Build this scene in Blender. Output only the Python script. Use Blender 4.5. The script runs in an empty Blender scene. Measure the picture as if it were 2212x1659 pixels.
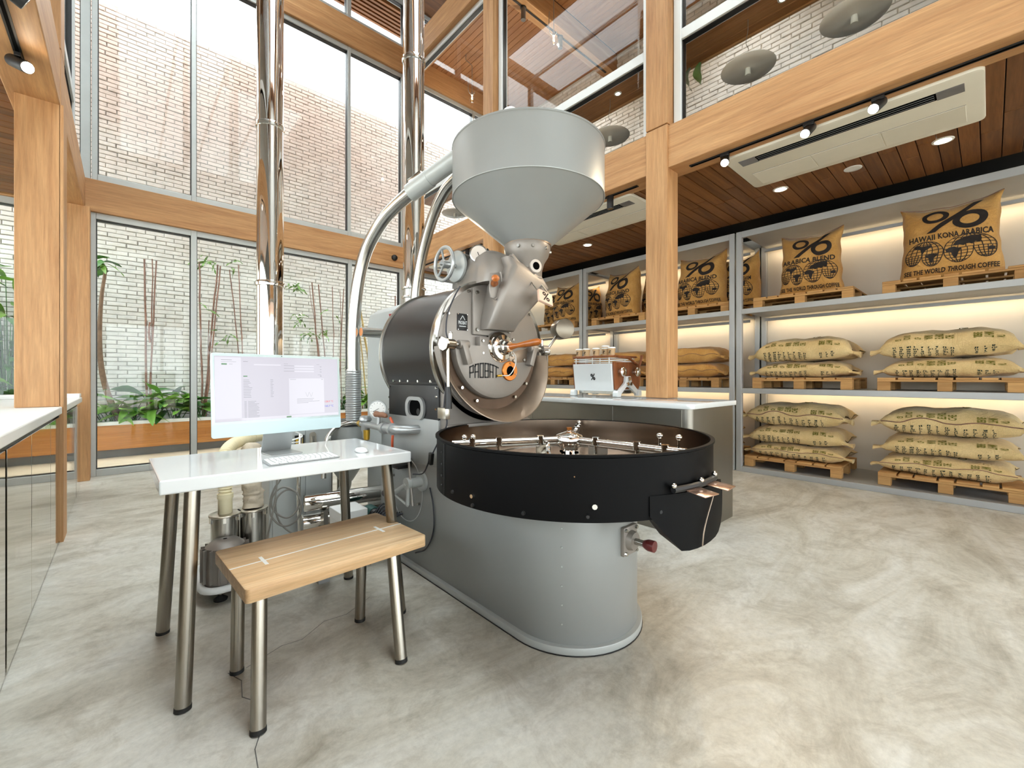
import bpy, bmesh, math, random
from mathutils import Vector, Matrix, Euler, noise
random.seed(7)
PI = math.pi
def R(d): return math.radians(d)
S = bpy.context.scene
COL = S.collection

# ---------------------------------------------------------------- camera, world, exposure
FPX, HY, CAMH, YAW = 930.0, 815.0, 1.15, 42.0
cam = bpy.data.cameras.new('camera')
cam.sensor_width = 36.0
cam.lens = FPX / 2212.0 * 36.0
cam.shift_y = -(829.5 - HY) / 2212.0
cam.clip_start = 0.05
cam_o = bpy.data.objects.new('camera', cam)
cam_o.location = (0, 0, CAMH)
cam_o.rotation_euler = (R(90), 0, R(-YAW))
COL.objects.link(cam_o)
S.camera = cam_o

W = bpy.data.worlds.new('overcast_sky'); S.world = W
W.use_nodes = True
bg = W.node_tree.nodes['Background']
bg.inputs['Color'].default_value = (0.90, 0.965, 1.0, 1)
bg.inputs['Strength'].default_value = 3.0
S.view_settings.view_transform = 'Standard'
S.view_settings.look = 'None'
S.view_settings.exposure = 1.34
S.view_settings.gamma = 1.0
S.view_settings.use_curve_mapping = False
S.cycles.max_bounces = 8
S.cycles.diffuse_bounces = 4
S.cycles.glossy_bounces = 4
S.cycles.transmission_bounces = 4
S.cycles.transparent_max_bounces = 16
S.cycles.sample_clamp_indirect = 8.0
S.cycles.caustics_reflective = False
S.cycles.caustics_refractive = False

# ---------------------------------------------------------------- helpers
ORG = {}
class MB:
    def __init__(s): s.v = []; s.f = []
    def add(s, vs, fs):
        n = len(s.v); s.v += [tuple(v) for v in vs]; s.f += [[i + n for i in f] for f in fs]; return s
    def box(s, x0, x1, y0, y1, z0, z1):
        x0, x1 = min(x0, x1), max(x0, x1); y0, y1 = min(y0, y1), max(y0, y1); z0, z1 = min(z0, z1), max(z0, z1)
        return s.add([(x0,y0,z0),(x1,y0,z0),(x1,y1,z0),(x0,y1,z0),(x0,y0,z1),(x1,y0,z1),(x1,y1,z1),(x0,y1,z1)],
                     [(0,3,2,1),(4,5,6,7),(0,1,5,4),(1,2,6,5),(2,3,7,6),(3,0,4,7)])
    def obox(s, c, size, rot=(0,0,0)):
        m = rot if isinstance(rot, Matrix) else Euler([R(a) for a in rot]).to_matrix()
        n = len(s.v); a, b, d = [q/2 for q in size]
        MB.box(s, -a, a, -b, b, -d, d)
        c = Vector(c)
        for i in range(n, len(s.v)): s.v[i] = tuple(c + m @ Vector(s.v[i]))
        return s
    def prism(s, poly, axis, a0, a1):
        k = len(poly)
        def p3(p, a):
            return (a, p[0], p[1]) if axis == 'x' else (p[0], a, p[1]) if axis == 'y' else (p[0], p[1], a)
        vs = [p3(p, a0) for p in poly] + [p3(p, a1) for p in poly]
        return s.add(vs, [list(range(k))[::-1], list(range(k, 2*k))] + [(i, (i+1) % k, k+(i+1) % k, k+i) for i in range(k)])
    def ring(s, c, u, w, r, n): return [tuple(c + u*(r*math.cos(2*PI*i/n)) + w*(r*math.sin(2*PI*i/n))) for i in range(n)]
    def cyl(s, p0, p1, r0, r1=None, n=20, caps=True):
        if r1 is None: r1 = r0
        p0, p1 = Vector(p0), Vector(p1); d = (p1-p0).normalized()
        u = d.orthogonal().normalized(); w = d.cross(u)
        vs = s.ring(p0, u, w, r0, n) + s.ring(p1, u, w, r1, n)
        fs = [(i, (i+1) % n, n+(i+1) % n, n+i) for i in range(n)]
        if caps: fs += [list(range(n))[::-1], list(range(n, 2*n))]
        return s.add(vs, fs)
    def tube(s, pts, r, n=10, closed=False):
        pts = [Vector(p) for p in pts]; k = len(pts); vs = []; u = None
        for i, p in enumerate(pts):
            a = pts[(i-1) % k] if (closed or i > 0) else pts[i]; b = pts[(i+1) % k] if (closed or i < k-1) else pts[i]
            d = (b-a).normalized()
            u = d.orthogonal().normalized() if u is None else (u - d*u.dot(d)).normalized()
            rr = r[i] if isinstance(r, (list, tuple)) else r
            vs += s.ring(p, u, d.cross(u), rr, n)
        fs = []
        for j in range(k if closed else k-1):
            q = (j+1) % k
            fs += [(j*n+i, j*n+(i+1) % n, q*n+(i+1) % n, q*n+i) for i in range(n)]
        if not closed: fs += [list(range(n))[::-1], list(range((k-1)*n, k*n))]
        return s.add(vs, fs)
    def lathe(s, prof, c=(0,0,0), axis='z', n=32, a0=0.0, a1=360.0):
        full = abs(a1-a0) >= 360; m = n if full else n+1; vs = []; fs = []
        for (r, h) in prof:
            for i in range(m):
                a = R(a0 + (a1-a0)*i/n); x, y = r*math.cos(a), r*math.sin(a)
                q = (x, y, h) if axis == 'z' else (x, h, y) if axis == 'y' else (h, x, y)
                vs.append((c[0]+q[0], c[1]+q[1], c[2]+q[2]))
        for j in range(len(prof)-1):
            for i in range(n):
                q = (i+1) % m
                f = (j*m+i, j*m+q, (j+1)*m+q, (j+1)*m+i)
                fs.append(f if axis != 'y' else f[::-1])
        return s.add(vs, fs)
    def sph(s, c, r, n=16, m=10, sc=(1,1,1)):
        prof = [(math.sin(PI*j/m)*r, -math.cos(PI*j/m)*r) for j in range(m+1)]
        prof[0] = (1e-4, -r); prof[-1] = (1e-4, r)
        k = len(s.v); s.lathe(prof, (0,0,0), 'z', n)
        for i in range(k, len(s.v)):
            v = s.v[i]; s.v[i] = (c[0]+v[0]*sc[0], c[1]+v[1]*sc[1], c[2]+v[2]*sc[2])
        return s
    def torus(s, c, R0, r, axis='z', n=32, m=10):
        pts = []
        for i in range(n):
            a = 2*PI*i/n; x, y = R0*math.cos(a), R0*math.sin(a)
            q = (x, y, 0) if axis == 'z' else (x, 0, y) if axis == 'y' else (0, x, y)
            pts.append((c[0]+q[0], c[1]+q[1], c[2]+q[2]))
        return s.tube(pts, r, m, closed=True)
    def grid(s, fn, nu, nv):
        vs = [fn(i/nu, j/nv) for j in range(nv+1) for i in range(nu+1)]; m = nu+1
        return s.add(vs, [(j*m+i, j*m+i+1, (j+1)*m+i+1, (j+1)*m+i) for j in range(nv) for i in range(nu)])
    def xf(s, M):
        s.v = [tuple(M @ Vector(v)) for v in s.v]; return s

def mesh_of(name, mb, smooth=None, bevel=0.0, seg=2, fix=True):
    me = bpy.data.meshes.new(name)
    me.from_pydata(mb.v, [], mb.f)
    if fix or bevel:
        bm = bmesh.new(); bm.from_mesh(me)
        if fix: bmesh.ops.recalc_face_normals(bm, faces=bm.faces)
        if bevel:
            es = [e for e in bm.edges if len(e.link_faces) == 2 and e.calc_face_angle(0) > 0.6]
            bmesh.ops.bevel(bm, geom=es, offset=bevel, offset_type='OFFSET', segments=seg, profile=0.5, affect='EDGES', clamp_overlap=True)
        bm.to_mesh(me); bm.free()
    if smooth is not None:
        me.shade_smooth(); me.set_sharp_from_angle(angle=R(smooth))
    me.update()
    return me

def obj(name, mb, mat, parent=None, smooth=None, bevel=0.0, seg=2, kind=None, label=None, fix=True):
    org = ORG.get(parent.name, Vector((0,0,0))) if parent else Vector((0,0,0))
    if isinstance(mb, MB):
        if org.length: mb.v = [(v[0]-org.x, v[1]-org.y, v[2]-org.z) for v in mb.v]
        me = mesh_of(name, mb, smooth, bevel, seg, fix)
    else: me = mb
    if mat and not me.materials: me.materials.append(mat)
    o = bpy.data.objects.new(name, me); COL.objects.link(o)
    if parent:
        o.parent = parent; ORG[o.name] = org
    if kind: o['kind'] = kind
    if label: o['label'] = label
    return o

def tag(o, label, cat, group=None):
    o['label'] = label; o['category'] = cat
    if group: o['group'] = group
    return o
def thing(name, label, cat, loc=(0,0,0), group=None, rotz=0):
    o = bpy.data.objects.new(name, None); COL.objects.link(o)
    o.empty_display_size = 0.1
    o.location = loc; o.rotation_euler = (0,0,rotz); ORG[o.name] = Vector(loc)
    return tag(o, label, cat, group)
def struct(name, label, mb=None, mat=None, **k):
    if mb is None:
        o = bpy.data.objects.new(name, None); COL.objects.link(o); ORG[o.name] = Vector((0,0,0))
    else:
        o = obj(name, mb, mat, **k); ORG[o.name] = Vector((0,0,0))
    o['kind'] = 'structure'; o['label'] = label
    return o
def dup(root, loc, rotz=0, label=None, group=None, scale=None):
    r = root.copy(); COL.objects.link(r); r.location = loc; r.rotation_euler = (0,0,rotz)
    if scale: r.scale = scale
    if label: r['label'] = label
    if group: r['group'] = group
    for ch in list(root.children):
        c = ch.copy(); COL.objects.link(c); c.parent = r
        for g in list(ch.children):
            d = g.copy(); COL.objects.link(d); d.parent = c
    return r
def piece(name, me, parent, loc=(0,0,0), rot=(0,0,0), scale=None, mat=None):
    o = bpy.data.objects.new(name, me); COL.objects.link(o); o.parent = parent
    o.location = loc; o.rotation_euler = rot
    if scale: o.scale = scale
    return o

def refine(bm, maxlen, it=5):
    for _ in range(it):
        es = [e for e in bm.edges if e.calc_length() > maxlen]
        if not es: break
        bmesh.ops.subdivide_edges(bm, edges=es, cuts=1)
        bmesh.ops.triangulate(bm, faces=[f for f in bm.faces if len(f.verts) > 3])
TXT = {}
def text_mb(body, size=1.0, align='CENTER', spacing=1.0, bold=0.0, maxlen=None):
    """flat lettering in the xy plane as an MB"""
    key = (body, spacing, bold, align)
    if key not in TXT:
        cu = bpy.data.curves.new('txt', 'FONT'); cu.body = body; cu.align_x = align; cu.align_y = 'CENTER'
        cu.space_character = spacing; cu.offset = bold; cu.resolution_u = 2; cu.fill_mode = 'BOTH'
        o = bpy.data.objects.new('txt', cu); COL.objects.link(o)
        dg = bpy.context.evaluated_depsgraph_get()
        me = bpy.data.meshes.new_from_object(o.evaluated_get(dg))
        TXT[key] = ([tuple(v.co) for v in me.vertices], [tuple(p.vertices) for p in me.polygons])
        bpy.data.objects.remove(o); bpy.data.curves.remove(cu); bpy.data.meshes.remove(me)
    v, f = TXT[key]; m = MB(); m.add([(a*size, b*size, 0) for a, b, c in v], f)
    if maxlen:
        me = bpy.data.meshes.new('t'); me.from_pydata(m.v, [], m.f); bm = bmesh.new(); bm.from_mesh(me)
        bmesh.ops.remove_doubles(bm, verts=bm.verts, dist=1e-5)
        bmesh.ops.triangulate(bm, faces=bm.faces); refine(bm, maxlen)
        bm.to_mesh(me); bm.free(); m = MB(); m.add([tuple(v.co) for v in me.vertices], [tuple(p.vertices) for p in me.polygons]); bpy.data.meshes.remove(me)
    return m
def arc(c, r, a0, a1, n, plane='xz'):
    out = []
    for i in range(n+1):
        a = R(a0+(a1-a0)*i/n); x, y = r*math.cos(a), r*math.sin(a)
        out.append((c[0]+x, c[1], c[2]+y) if plane == 'xz' else (c[0]+x, c[1]+y, c[2]) if plane == 'xy' else (c[0], c[1]+x, c[2]+y))
    return out
def spline(pts, k=8):
    P = [Vector(p) for p in pts]; P = [P[0]*2-P[1]] + P + [P[-1]*2-P[-2]]; out = []
    for i in range(1, len(P)-2):
        for j in range(k):
            t = j/k; a, b, c, d = P[i-1], P[i], P[i+1], P[i+2]
            out.append(0.5*((2*b)+(c-a)*t+(2*a-5*b+4*c-d)*t*t+(3*b-a-3*c+d)*t**3))
    out.append(P[-2]); return out
def rrect(x0, x1, y0, y1, r, n=5):
    out = []
    for cx, cy, a in ((x1-r, y1-r, 0), (x0+r, y1-r, 90), (x0+r, y0+r, 180), (x1-r, y0+r, 270)):
        out += [(cx+r*math.cos(R(a+90*i/n)), cy+r*math.sin(R(a+90*i/n))) for i in range(n+1)]
    return out

# ---------------------------------------------------------------- materials
def lin(c): return tuple(((x/255.0)/12.92 if x/255.0 <= .04045 else ((x/255.0+.055)/1.055)**2.4) for x in c)
class NT:
    def __init__(s, name):
        s.m = bpy.data.materials.new(name); s.m.use_nodes = True; s.t = s.m.node_tree; s.b = s.t.nodes['Principled BSDF']
    def n(s, typ, **k):
        x = s.t.nodes.new(typ)
        for a, b in k.items(): setattr(x, a, b)
        return x
    def l(s, a, b): s.t.links.new(a, b)
    def coords(s, scale=(1,1,1), rand=False):
        tc = s.n('ShaderNodeTexCoord'); mp = s.n('ShaderNodeMapping'); mp.inputs['Scale'].default_value = scale
        s.l(tc.outputs['Object'], mp.inputs['Vector'])
        if rand:
            oi = s.n('ShaderNodeObjectInfo'); mu = s.n('ShaderNodeMath', operation='MULTIPLY'); mu.inputs[1].default_value = 37.0
            s.l(oi.outputs['Random'], mu.inputs[0]); cb = s.n('ShaderNodeCombineXYZ')
            for i in range(3): s.l(mu.outputs[0], cb.inputs[i])
            s.l(cb.outputs[0], mp.inputs['Location'])
        return mp.outputs[0]
    def noise(s, vec, scale, detail=4, rough=.55, dist=0):
        x = s.n('ShaderNodeTexNoise'); x.inputs['Scale'].default_value = scale; x.inputs['Detail'].default_value = detail
        x.inputs['Roughness'].default_value = rough; x.inputs['Distortion'].default_value = dist
        if vec is not None: s.l(vec, x.inputs['Vector'])
        return x.outputs['Fac']
    def ramp(s, fac, stops):
        x = s.n('ShaderNodeValToRGB'); e = x.color_ramp.elements
        while len(e) < len(stops): e.new(.5)
        for i, (p, c) in enumerate(stops): e[i].position = p; e[i].color = (*c[:3], 1) if len(c) >= 3 else (c[0],)*3+(1,)
        s.l(fac, x.inputs['Fac']); return x.outputs['Color']
    def mix(s, fac, a, b, mode='MIX'):
        x = s.n('ShaderNodeMix', data_type='RGBA', blend_type=mode)
        for v, i in ((fac, 0), (a, 6), (b, 7)):
            if hasattr(v, 'node'): s.l(v, x.inputs[i])
            elif i == 0: x.inputs[i].default_value = v
            else: x.inputs[i].default_value = (*v[:3], 1)
        return x.outputs[2]
    def bump(s, h, strength, dist=.01):
        x = s.n('ShaderNodeBump'); x.inputs['Strength'].default_value = strength; x.inputs['Distance'].default_value = dist
        s.l(h, x.inputs['Height']); s.l(x.outputs[0], s.b.inputs['Normal'])
    def set(s, **k):
        for a, v in k.items():
            i = s.b.inputs[a.replace('_', ' ')]
            if hasattr(v, 'node'): s.l(v, i)
            else: i.default_value = (*v, 1) if isinstance(v, tuple) and len(v) == 3 else v
        return s
    def randmul(s, col, amt):
        oi = s.n('ShaderNodeObjectInfo'); g = s.ramp(oi.outputs['Random'], [(0, (1-amt,)*3), (1, (1+amt*.6,)*3)])
        return s.mix(1.0, col, g, 'MULTIPLY')

def plain(name, rgb, rough=.5, metal=0.0, spec=.5, var=.06, scale=6.0, bump=0.0, bscale=60.0, rand=0.0, coat=0.0, lin_in=False):
    t = NT(name); c = rgb if lin_in else lin(rgb)
    v = t.coords(rand=rand > 0)
    f = t.noise(v, scale, 5)
    col = t.ramp(f, [(.3, tuple(x*(1-var) for x in c)), (.7, tuple(min(1, x*(1+var)) for x in c))])
    if rand: col = t.randmul(col, rand)
    t.set(Base_Color=col, Roughness=rough, Metallic=metal, Specular_IOR_Level=spec, Coat_Weight=coat)
    if bump: t.bump(t.noise(v, bscale, 3), bump)
    return t.m
def wood(name, dark, light, axis, scale=1.0, rough=.5, rand=0.0, fine=.25, along=.5):
    t = NT(name); sc = [9.0*scale]*3; sc['xyz'.index(axis)] = along*scale
    v = t.coords(tuple(sc), rand=True)
    f = t.noise(v, 1.6, 6, .6, .9); f2 = t.noise(v, 9.0, 4, .7, .2)
    col = t.ramp(f, [(.25, lin(dark)), (.5, tuple((a+b)/2 for a, b in zip(lin(dark), lin(light)))), (.75, lin(light))])
    g = t.ramp(f2, [(.3, (1-fine,)*3), (.65, (1.0,)*3)])
    col = t.mix(1.0, col, g, 'MULTIPLY')
    if rand: col = t.randmul(col, rand)
    t.set(Base_Color=col, Roughness=rough, Specular_IOR_Level=.35)
    t.bump(f2, .08, .004)
    return t.m
def glass_mat(name, tint=(.975, .985, .98), refl=1.0):
    t = NT(name); t.t.nodes.remove(t.b); out = t.t.nodes['Material Output']
    tr = t.n('ShaderNodeBsdfTransparent'); tr.inputs[0].default_value = (*tint, 1)
    gl = t.n('ShaderNodeBsdfGlossy'); gl.inputs['Roughness'].default_value = 0.0
    lw = t.n('ShaderNodeLayerWeight'); lw.inputs['Blend'].default_value = .5
    pw = t.n('ShaderNodeMath', operation='POWER'); pw.inputs[1].default_value = 4.0; t.l(lw.outputs['Facing'], pw.inputs[0])
    ma = t.n('ShaderNodeMath', operation='MULTIPLY_ADD'); ma.inputs[1].default_value = .7*refl; ma.inputs[2].default_value = .035*refl
    t.l(pw.outputs[0], ma.inputs[0])
    mx = t.n('ShaderNodeMixShader'); t.l(ma.outputs[0], mx.inputs[0]); t.l(tr.outputs[0], mx.inputs[1]); t.l(gl.outputs[0], mx.inputs[2])
    t.l(mx.outputs[0], out.inputs['Surface']); return t.m
def emit(name, rgb, strength):
    t = NT(name); t.set(Base_Color=(.015,.015,.015), Roughness=.15, Emission_Color=rgb, Emission_Strength=strength); return t.m

M = {}
M['oak_x'] = wood('oak_x', (172,122,78), (214,168,118), 'x')
M['oak_y'] = wood('oak_y', (172,122,78), (214,168,118), 'y')
M['oak_z'] = wood('oak_z', (172,122,78), (214,168,118), 'z')
M['teak_x'] = wood('teak_x', (104,64,34), (150,100,58), 'x', 1.2, .45, .28)
M['teak_y'] = wood('teak_y', (158,104,62), (190,136,88), 'y', 1.2, .5, .10)
M['slat_x'] = wood('slat_x', (120,74,40), (160,106,60), 'x', 1.2, .5, .2)
M['planter_wood'] = wood('planter_wood', (176,108,48), (214,150,80), 'x', .7, .45)
M['bench_top'] = wood('bench_top', (206,158,108), (250,220,176), 'x', 1.3, .4, 0, .24, .3)
M['pallet_wood'] = wood('pallet_wood', (176,128,76), (216,172,112), 'y', 1.0, .7, .15)
M['warm_wood'] = wood('warm_wood', (118,66,36), (162,98,58), 'z', 1.6, .35)
M['handle_wood'] = plain('handle_wood', (176,98,36), .3, var=.25, scale=14, coat=.4)
M['brown_wood'] = plain('brown_wood', (128,84,58), .45, var=.2, scale=14)
M['alu'] = plain('alu', (186,190,188), .42, .35, var=.04)
M['white_metal'] = plain('white_metal', (222,226,226), .35, .1, var=.02)
M['shelf_metal'] = plain('shelf_metal', (166,168,168), .45, .35, var=.05, scale=3)
M['shelf_back'] = plain('shelf_back', (206,198,184), .55, .1, var=.03, scale=2)
M['black_gap'] = plain('black_gap', (14,14,14), .8)
M['black'] = plain('black', (22,22,23), .45, var=.1)
M['rubber'] = plain('rubber', (16,16,16), .7)
M['black_paint'] = plain('black_paint', (26,26,27), .42, .0, .5, var=.08, bump=.02, bscale=300)
M['tray_black'] = plain('tray_black', (6,6,7), .50, .0, .10, var=.08, bump=.01, bscale=300)
M['drum_black'] = plain('drum_black', (44,43,44), .30, .35, .5, var=.05, bump=.012, bscale=400)
M['mach_grey'] = plain('mach_grey', (146,148,146), .38, .15, .5, var=.03, scale=3, bump=.015, bscale=350)
M['mach_light'] = plain('mach_light', (178,182,180), .40, .15, .5, var=.03, scale=3)
M['cast_grey'] = plain('cast_grey', (142,135,128), .42, .3, .5, var=.07, scale=5, bump=.05, bscale=160)
M['cast_dark'] = plain('cast_dark', (112,112,110), .45, .4, .5, var=.08, scale=5)
M['burnt_steel'] = plain('burnt_steel', (140,124,108), .35, .7, .5, var=.12, scale=7)
M['chrome'] = plain('chrome', (225,223,218), .06, 1.0, var=.01)
M['pipe_chrome'] = plain('pipe_chrome', (222,218,212), .035, 1.0, var=.01, bump=.004, bscale=2.0)
M['steel'] = plain('steel', (178,176,170), .24, 1.0, var=.05, scale=4)
M['brushed'] = plain('brushed', (196,190,178), .3, 1.0, var=.06, scale=5)
M['dull_steel'] = plain('dull_steel', (112,104,92), .30, .9, var=.06)
M['leg_steel'] = plain('leg_steel', (150,144,134), .26, 1.0, var=.05, scale=5)
M['bar_steel'] = plain('bar_steel', (134,130,122), .34, .9, var=.05, scale=3)
M['ring_brown'] = plain('ring_brown', (92,72,56), .5, .5, var=.15, scale=9)
M['pink_wood'] = plain('pink_wood', (226,190,166), .5, var=.06, scale=10)
M['tray_steel'] = plain('tray_steel', (132,116,102), .20, 1.0, var=.06, scale=4)
M['copper'] = plain('copper', (196,122,60), .3, .9, var=.12, scale=20)
M['copper_flap'] = plain('copper_flap', (206,170,150), .22, .9, var=.06, scale=8)
M['brass'] = plain('brass', (206,168,70), .28, .9, var=.1, scale=20)
M['hole'] = plain('hole', (4,4,4), .9, spec=.05)
M['white_gloss'] = plain('white_gloss', (220,224,225), .07, 0, .5, var=.01, coat=.4)
M['white'] = plain('white', (234,235,232), .4, var=.015)
M['white_plastic'] = plain('white_plastic', (232,233,230), .35, var=.02)
M['ac_white'] = plain('ac_white', (226,222,206), .5, var=.02)
M['ac_grey'] = plain('ac_grey', (120,120,122), .5)
M['mint_alu'] = plain('mint_alu', (194,211,211), .3, .15, var=.01)
M['mint_chin'] = plain('mint_chin', (172,190,193), .3, .15, var=.01)
M['silver'] = plain('silver', (170,173,173), .3, .5, var=.02)
M['key'] = plain('key', (226,228,228), .4, var=.01)
M['cream'] = plain('cream', (234,222,184), .45, var=.04)
M['cloth'] = plain('cloth', (206,192,170), .9, var=.1, bump=.3, bscale=50)
M['grey_plastic'] = plain('grey_plastic', (150,152,152), .5)
M['cable_grey'] = plain('cable_grey', (140,138,132), .5)
M['cable_white'] = plain('cable_white', (226,226,222), .5)
M['cable_dark'] = plain('cable_dark', (38,40,48), .5)
M['orange'] = plain('orange', (214,92,52), .5)
M['yellow'] = plain('yellow', (226,180,50), .5)
M['maroon'] = plain('maroon', (96,30,30), .35)
M['red'] = plain('red', (150,20,24), .3)
M['green_box'] = plain('green_box', (40,90,84), .5)
M['ink'] = plain('ink', (32,24,20), .8, var=.1, scale=40)
M['ink_black'] = plain('ink_black', (8,8,8), .5)
M['ink_green'] = plain('ink_green', (108,102,32), .9, var=.15, scale=40)
M['ink_dark_green'] = plain('ink_dark_green', (40,52,40), .9, var=.2, scale=40)
M['gauge_face'] = plain('gauge_face', (236,236,232), .4, var=.01)
M['gauge_old'] = plain('gauge_old', (206,196,186), .4, var=.06)
M['soil'] = plain('soil', (50,40,30), .95, var=.3, scale=20, bump=.5, bscale=40)
M['leaf'] = plain('leaf', (124,174,70), .38, 0, .5, var=.3, scale=5, rand=.35)
M['leaf_dark'] = plain('leaf_dark', (64,114,52), .36, 0, .5, var=.3, scale=5, rand=.3)
M['bamboo_leaf'] = plain('bamboo_leaf', (110,150,72), .5, var=.2, scale=8, rand=.3)
M['cane_brown'] = plain('cane_brown', (136,100,84), .6, var=.3, scale=9, rand=.2)
M['cane_yellow'] = plain('cane_yellow', (168,142,84), .55, var=.25, scale=9, rand=.15)
M['trunk'] = plain('trunk', (124,100,80), .8, var=.3, scale=12, bump=.3, bscale=30)
M['cup_kraft'] = plain('cup_kraft', (214,180,138), .7, var=.04)
M['glass'] = glass_mat('glass', refl=.55)
M['glass_upper'] = glass_mat('glass_upper', (.97, .98, .975), .6)
M['warm_bulb'] = emit('warm_bulb', (1.0, .72, .36), 20.0)
M['spot_glow'] = emit('spot_glow', (1.0, .83, .62), 26.0)
M['down_glow'] = emit('down_glow', (1.0, .84, .60), 16.0)
M['led_strip'] = emit('led_strip', (1.0, .74, .42), 8.0)
M['screen'] = emit('screen', lin((206,200,212)), .36)
M['scr_panel'] = emit('scr_panel', lin((220,216,226)), .38)
M['scr_dark'] = emit('scr_dark', lin((120,118,128)), .35)
M['scr_line'] = emit('scr_line', lin((140,138,148)), .34)
M['scr_green'] = emit('scr_green', lin((40,120,40)), .38)
M['scr_red'] = emit('scr_red', lin((224,92,104)), .4)
M['scr_blue'] = emit('scr_blue', lin((90,90,214)), .4)

def jute(name, c1, c2):
    t = NT(name); v = t.coords(rand=True)
    f = t.noise(v, 5, 5); w = t.noise(v, 190, 2)
    col = t.ramp(f, [(.3, lin(c1)), (.7, lin(c2))])
    g = t.ramp(w, [(.3, (.82,)*3), (.7, (1.06,)*3)])
    t.set(Base_Color=t.mix(1, col, g, 'MULTIPLY'), Roughness=.95, Specular_IOR_Level=.15, Sheen_Weight=.15)
    fo = t.noise(v, 7.0, 4, .6, .8); b1 = t.n('ShaderNodeBump'); b1.inputs['Strength'].default_value = .55; b1.inputs['Distance'].default_value = .05; t.l(fo, b1.inputs['Height'])
    b2 = t.n('ShaderNodeBump'); b2.inputs['Strength'].default_value = .25; b2.inputs['Distance'].default_value = .002; t.l(w, b2.inputs['Height']); t.l(b1.outputs[0], b2.inputs['Normal'])
    t.l(b2.outputs[0], t.b.inputs['Normal']); return t.m
M['jute'] = jute('jute', (190,140,74), (214,166,98))
M['jute_pale'] = jute('jute_pale', (206,178,124), (226,200,148))

def mirror_steel(name):
    t = NT(name); v = t.coords((1,1.3,.5)); f = t.noise(v, 2.2, 2)
    t.set(Base_Color=lin((214,208,198)), Metallic=1.0, Roughness=.055); t.bump(f, .10, .02); return t.m
M['mirror_steel'] = mirror_steel('mirror_steel')
def concrete():
    t = NT('polished_concrete'); tc = t.n('ShaderNodeTexCoord'); v = tc.outputs['Object']
    mp = t.n('ShaderNodeMapping'); mp.inputs['Scale'].default_value = (.75, 1.7, 1); mp.inputs['Rotation'].default_value = (0,0,R(18)); t.l(v, mp.inputs['Vector'])
    a = t.noise(mp.outputs[0], 1.1, 8, .68, 1.6); b = t.noise(v, .9, 6, .65, .6); c = t.noise(v, 30, 5, .75); d = t.noise(v, 4.2, 8, .75, 1.0)
    col = t.ramp(a, [(.30, lin((164,156,140))), (.46, lin((200,195,181))), (.60, lin((216,213,203))), (.8, lin((229,228,221)))])
    col2 = t.ramp(d, [(.36, lin((150,134,108))), (.52, (1,1,1))])
    col = t.mix(.32, col, t.mix(1, col, col2, 'MULTIPLY'))
    g = t.ramp(b, [(.3, (.90,)*3), (.7, (1.05,)*3)]); col = t.mix(1, col, g, 'MULTIPLY')
    g2 = t.ramp(c, [(.32, (.86,)*3), (.60, (1.03,)*3)]); col = t.mix(1, col, g2, 'MULTIPLY')
    ro = t.ramp(a, [(.3, (.42,)*3), (.7, (.30,)*3)])
    t.set(Base_Color=col, Roughness=ro, Specular_IOR_Level=.5); t.bump(d, .03, .004); return t.m
M['concrete'] = concrete()
M['patio'] = plain('patio', (206,190,164), .6, var=.1, scale=3)
def brick_mat(name, white, worn, lo, hi):
    t = NT(name); tc = t.n('ShaderNodeTexCoord'); ge = t.n('ShaderNodeNewGeometry'); v = ge.outputs['Position']
    f = t.noise(v, .55, 5, .6, .4); e = t.noise(v, 7, 5, .65)
    k = t.ramp(f, [(lo, (0,)*3), (hi, (1,)*3)])
    if name == 'brick_out':   # fresh white paint stops part way up, older worn brick above
        sx = t.n('ShaderNodeSeparateXYZ'); t.l(v, sx.inputs[0]); mr = t.n('ShaderNodeMapRange'); mr.inputs[1].default_value = 2.6; mr.inputs[2].default_value = 5.2
        t.l(sx.outputs[2], mr.inputs[0]); ad = t.n('ShaderNodeMath', operation='MULTIPLY_ADD'); ad.inputs[1].default_value = 1.1; ad.use_clamp = True
        sb = t.n('ShaderNodeMath', operation='MULTIPLY_ADD'); sb.inputs[1].default_value = 1.6; sb.inputs[2].default_value = -.95; t.l(f, sb.inputs[0])
        t.l(mr.outputs[0], ad.inputs[0]); t.l(sb.outputs[0], ad.inputs[2]); k = ad.outputs[0]
    col = t.mix(k, lin(white), lin(worn))
    g = t.ramp(e, [(.3, (.86,)*3), (.6, (1.03,)*3)]); col = t.mix(1, col, g, 'MULTIPLY')
    t.set(Base_Color=col, Roughness=.85, Specular_IOR_Level=.2); t.bump(e, .35, .01); return t.m
M['brick_out'] = brick_mat('brick_out', (232,231,226), (208,190,180), .46, .66)
M['brick_in'] = brick_mat('brick_in', (240,240,238), (230,227,220), .4, .7)
M['mortar'] = plain('mortar', (178,174,168), .95, var=.08, scale=8)
M['mortar_in'] = plain('mortar_in', (206,200,186), .95, var=.06, scale=8)
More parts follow.
